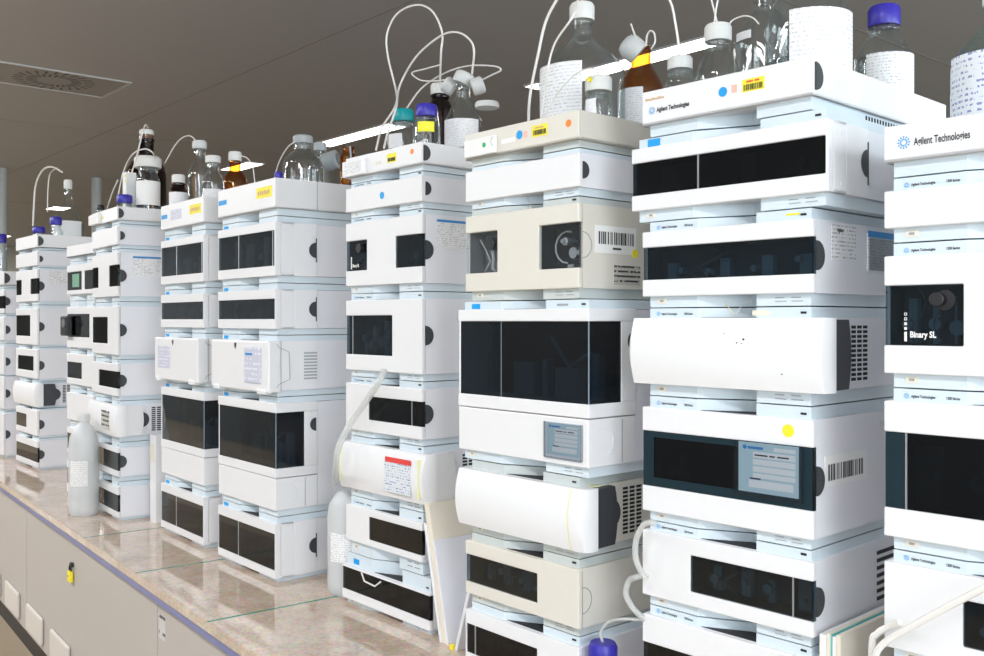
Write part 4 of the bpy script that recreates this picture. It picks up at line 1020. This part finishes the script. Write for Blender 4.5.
for i in range(5):
    a0, a1 = seams[i], seams[i+1]
    cb = thing('base_cabinet', CABL[i], 'cabinet', (0, edgeY(0), 0), BA, 'cabinets under the bench')
    m = MB(); m.box(a0+.002, a1-.002, .045, 1.3, .185, BENCH-.0535); m.build('carcass', CAB, cb)
    n = 3
    for k in range(n):
        b0, b1 = a0+(a1-a0)*k/n, a0+(a1-a0)*(k+1)/n
    m = MB(); m.box(a0+.004, a1-.004, .026, .0445, .187, BENCH-.058); dr = m.build('door', CAB, cb, bevel=.002)
    m = MB(); m.box(a0+.002, a1-.002, .10, 1.28, 0, .184); m.build('plinth', KICK, cb)
    for X in (-5.29, -4.85, -4.39, -3.95, -3.5, -3.06):
        if a0 < X-.14 and X+.14 < a1:
            m = MB(); m.box(X-.14, X+.14, .010, .0258, .205+.01, .205+.125); m.build('vent_plate', VENTW, dr, bevel=.008)
    cabs.append(cb)
pl = thing('padlock', 'yellow padlock hanging on the cabinet front', 'padlock', (-3.775, edgeY(-3.775)+.0255, BENCH-.185), BA)
m = MB(); m.box(-.020, .020, -.016, -.002, -.030, .010); m.build('lock_body', YELLOW, pl, bevel=.003)
m = MB(); m.tube([(-.012, -.009, .008), (-.012, -.009, .024), (-.006, -.009, .033), (.006, -.009, .033), (.012, -.009, .024), (.012, -.009, .008)], .003); m.build('shackle', BLACK, pl, smooth=True)
m = MB(); m.box(-.006, .016, -.010, 0, .026, .042); m.build('hasp', BLACK, pl)
m = MB(); m.disc((-.002, -.016, -.008), 'y', .004, .0008, 10); m.build('keyhole', BLACK, pl)
cb = cabs[3]
flat(cb, 'inventory_label', 'front', -2.795, -2.735, BENCH-.165, BENCH-.095, printed('print_label_grey', (.62, .60, .58), (.08, .08, .08), 3, .45, 10), .026)

# ------------------------------------------------------------------ room
XL, XR, YF, YB = -23.0, 3.5, -2.6, 10.0
m = MB(); m.box(XL, XR, YF, YB, -.1, 0); struct(m.build('floor', FLOORM))
m = MB(); m.box(XL, XR, YF, YB, CEIL, CEIL+.1); ce = struct(m.build('ceiling', CEILM))
m = MB()
for X in (-8.44, -2.71, -14.2): m.box(X-.004, X+.004, YF, YB, CEIL-.002, CEIL+.001)
m.box(XL, XR, 2.867, 2.873, CEIL-.002, CEIL+.001); m.build('panel_joint', plain('joint_dark', (.28, .26, .25), .6), ce)
m = MB(); m.box(XL, XR, YB, YB+.1, 0, CEIL); struct(m.build('wall_back', FARWALL))
m = MB(); m.box(XL-.1, XL, YF, YB, 0, CEIL); struct(m.build('wall_left', FARWALL))
# walls with windows on the aisle side and on the right, out of the photo: added to let in fill from area lights
wf = [(-1.5, .8), (1.2, 3.3)]
def wall_with_windows(name, along, a0, a1, wins, z0, z1, fixed, thick):
    hs = [(p, q, z0, z1) for p, q in wins]; m = MB()
    frame_panel(m, a0, a1, 0, CEIL, hs, 0, thick)
    if along == 'x': m.v = [(x, fixed-y, z) for x, y, z in m.v]
    else: m.v = [(fixed+y, x, z) for x, y, z in m.v]
    return struct(m.build(name, WALLM))
wall_with_windows('wall_front', 'x', XL, XR, wf, .95, 2.9, YF, .2)
wr = [(-2.0, .6), (1.4, 4.4), (5.2, 8.4)]
wall_with_windows('wall_right', 'y', YF, YB, wr, .95, 2.9, XR, .2)
nw = 0
def area(name, loc, rot, sx, sy, power, colr):
    l = bpy.data.lights.new(name, 'AREA'); l.shape = 'RECTANGLE'; l.size = sx; l.size_y = sy; l.energy = power; l.color = colr
    o = bpy.data.objects.new(name, l); col.objects.link(o); o.location = loc; o.rotation_euler = rot; return o
PF, PR, PL = 50, 215, 58
for p, q in wf:
    nw += 1; c = (p+q)/2
    w_ = bpy.data.objects.new('window_%d' % nw, None); col.objects.link(w_); w_.location = (c, YF-.1, .95); struct(w_)
    m = MB(); hw = (q-p)/2
    m.box(-hw, hw, -.03, .03, 0, .05); m.box(-hw, hw, -.03, .03, 1.9, 1.95); m.box(-hw, -hw+.05, -.03, .03, .05, 1.9); m.box(hw-.05, hw, -.03, .03, .05, 1.9); m.box(-.025, .025, -.03, .03, .05, 1.9)
    m.build('window_frame', FRAME, w_)
    m = MB(); m.box(-hw+.05, -.025, -.004, .004, .05, 1.9); m.box(.025, hw-.05, -.004, .004, .05, 1.9); m.build('window_glass', PANE, w_)
    area('daylight', (c, YF-.35, 1.95), (R(90), 0, 0), q-p, 1.9, PF, (.93, .96, 1))  # area lamp outside the added window, standing in for sky light
for p, q in wr:  # right-hand windows, likewise unseen and added for their fill
    nw += 1; c = (p+q)/2
    w_ = bpy.data.objects.new('window_%d' % nw, None); col.objects.link(w_); w_.location = (XR+.1, c, .95); struct(w_)
    m = MB(); hw = (q-p)/2
    m.box(-.03, .03, -hw, hw, 0, .05); m.box(-.03, .03, -hw, hw, 1.9, 1.95); m.box(-.03, .03, -hw, -hw+.05, .05, 1.9); m.box(-.03, .03, hw-.05, hw, .05, 1.9); m.box(-.03, .03, -.025, .025, .05, 1.9)
    m.build('window_frame', FRAME, w_)
    m = MB(); m.box(-.004, .004, -hw+.05, -.025, .05, 1.9); m.box(-.004, .004, .025, hw-.05, .05, 1.9); m.build('window_glass', PANE, w_)
    area('daylight', (XR+.35, c, 1.95), (R(90), 0, R(90)), q-p, 1.9, PR, (.90, .94, 1))
# slender steel posts far down the room
for i, (px, py) in enumerate(((96.5, 178), (1.5, 168))):
    fw = (CEIL-CAMZ)*F_/(YH-py); rt = (px-492)/F_*fw
    X, Y = -fw*CA+rt*SA, fw*SA+rt*CA
    m = MB(); m.lathe([(.055, 0), (.055, CEIL-.001)], 20)
    o = m.build('steel_post', plain('post_paint', (.55, .60, .62), .4), None, smooth=True, loc=(X, Y, 0))
    tag(o, ['pale steel post rising to ceiling behind the stacks', 'pale steel post at the left edge of the photo'][i], 'post', 'steel posts down the room')
# ceiling light panels
def light_panel(label, x0, x1, y0, y1, z=CEIL):
    r_ = thing('ceiling_light', label, 'ceiling light', ((x0+x1)/2, (y0+y1)/2, z), 0, 'ceiling light panels')
    hx, hy = (x1-x0)/2, (y1-y0)/2
    m = MB(); m.box(-hx, hx, -hy, hy, -.012, -.0005); m.build('light_frame', FRAME, r_)
    m = MB(); m.box(-hx+.012, hx-.012, -hy+.012, hy-.012, -.0135, -.0122); m.build('diffuser', LIGHT, r_)
lx = [(-4.86, -3.30, 'bright ceiling light panel behind the amber bottle'), (-7.72, -6.50, 'bright ceiling light panel beside the tall tube loop'), (-9.66, -9.02, 'small bright ceiling light panel beside the round white cap')]
for x0, x1, lb in lx: light_panel(lb, x0, x1, 4.48, 4.68)
light_panel('far bright ceiling light over the blue capped bottles', -14.75, -14.35, 4.15, 4.4)
light_panel('farthest ceiling light at the left edge of the photo', -20.6, -19.9, 4.6, 5.0)
area('lamp_light', (-20.2, 4.8, CEIL-.02), (0, 0, 0), .65, .36, 90, (1, .98, .93))
for i, x in enumerate((-18.5, -16.0, -13.5, -11.0, -8.5, -6.0, -3.5, -1.0, 1.5)):  # unseen row of lamps added as fill for the far stacks
    light_panel(['first', 'second', 'third', 'fourth', 'fifth', 'sixth', 'seventh', 'eighth', 'ninth'][i]+' light panel in the row above the aisle', x, x+1.5, -1.0, -.7)
    area('lamp_light', (x+.75, -.85, CEIL-.02), (0, 0, 0), 1.45, .27, PL*(.62 if x > -4 else 1.4), (.965, .98, 1))
# swirl air diffuser in the ceiling
vt = thing('ceiling_vent', 'square swirl air diffuser in the ceiling', 'ceiling vent', (-6.86, 2.10, CEIL))
c0, fwc = None, None
fw = (CEIL-CAMZ)*F_/(YH-82); rt = (132-492)/F_*fw
cx, cy = -fw*CA+rt*SA, fw*SA+rt*CA          # its right-hand corner
sa_, sb_ = .58, .84
vt.location = (cx-sa_/2, cy-sb_/2, CEIL)
m = MB(); frame_panel(m, -sa_/2, sa_/2, -sb_/2, sb_/2, [(-sa_/2+.02, sa_/2-.02, -sb_/2+.02, sb_/2-.02)], 0, .010)
m.v = [(x, z, -.0005-y) for x, y, z in m.v]; m.build('vent_frame', plain('vent_white', (.55, .55, .55), .5), vt)
VP = plain('vent_face', (.33, .31, .30), .5)
m = MB(); m.box(-sa_/2+.02, sa_/2-.02, -sb_/2+.02, sb_/2-.02, -.006, -.0005); m.build('vent_face', VP, vt)
m = MB()
for k in range(24):
    a = 2*math.pi*k/24
    for r0, r1 in ((.11, .17), (.19, .255)):
        c, s2 = math.cos(a+.25*(r0 > .15)), math.sin(a+.25*(r0 > .15)); w0 = .011
        tx, ty = -s2, c
        m.add([(c*r0-tx*w0*.6, s2*r0-ty*w0*.6, -.0066), (c*r0+tx*w0*.6, s2*r0+ty*w0*.6, -.0066), (c*r1+tx*w0+tx*.02, s2*r1+ty*w0+ty*.02, -.0066), (c*r1-tx*w0+tx*.02, s2*r1-ty*w0+ty*.02, -.0066)], [(0, 3, 2, 1)])
m.build('swirl_slots', BLACK, vt)

# ------------------------------------------------------------------ clean helper values, world, camera, colour
for o in bpy.data.objects:
    for k in ('_w', '_z0', '_hb', '_ht'):
        if k in o: del o[k]
wd = bpy.data.worlds.new('world'); sc.world = wd; wd.use_nodes = True
bg = wd.node_tree.nodes['Background']; bg.inputs[0].default_value = (.80, .89, 1, 1); bg.inputs[1].default_value = 1.0
cam = bpy.data.cameras.new('camera'); co = bpy.data.objects.new('camera', cam); col.objects.link(co)
co.location = (0, 0, CAMZ); co.rotation_euler = (R(90), 0, R(90-40.8))
cam.sensor_width = 36; cam.lens = 36*F_/984; cam.shift_y = (YH-328)/984; cam.clip_start = .02
sc.camera = co
sc.view_settings.view_transform = 'Standard'; sc.view_settings.look = 'None'; sc.view_settings.gamma = 1
sc.view_settings.use_curve_mapping = False
sc.view_settings.exposure = -0.22
sc.cycles.use_denoising = True
sc.cycles.max_bounces = 10; sc.cycles.transparent_max_bounces = 24; sc.cycles.diffuse_bounces = 4; sc.cycles.glossy_bounces = 4
sc.cycles.sample_clamp_indirect = 6
sc.cycles.caustics_reflective = False; sc.cycles.caustics_refractive = False
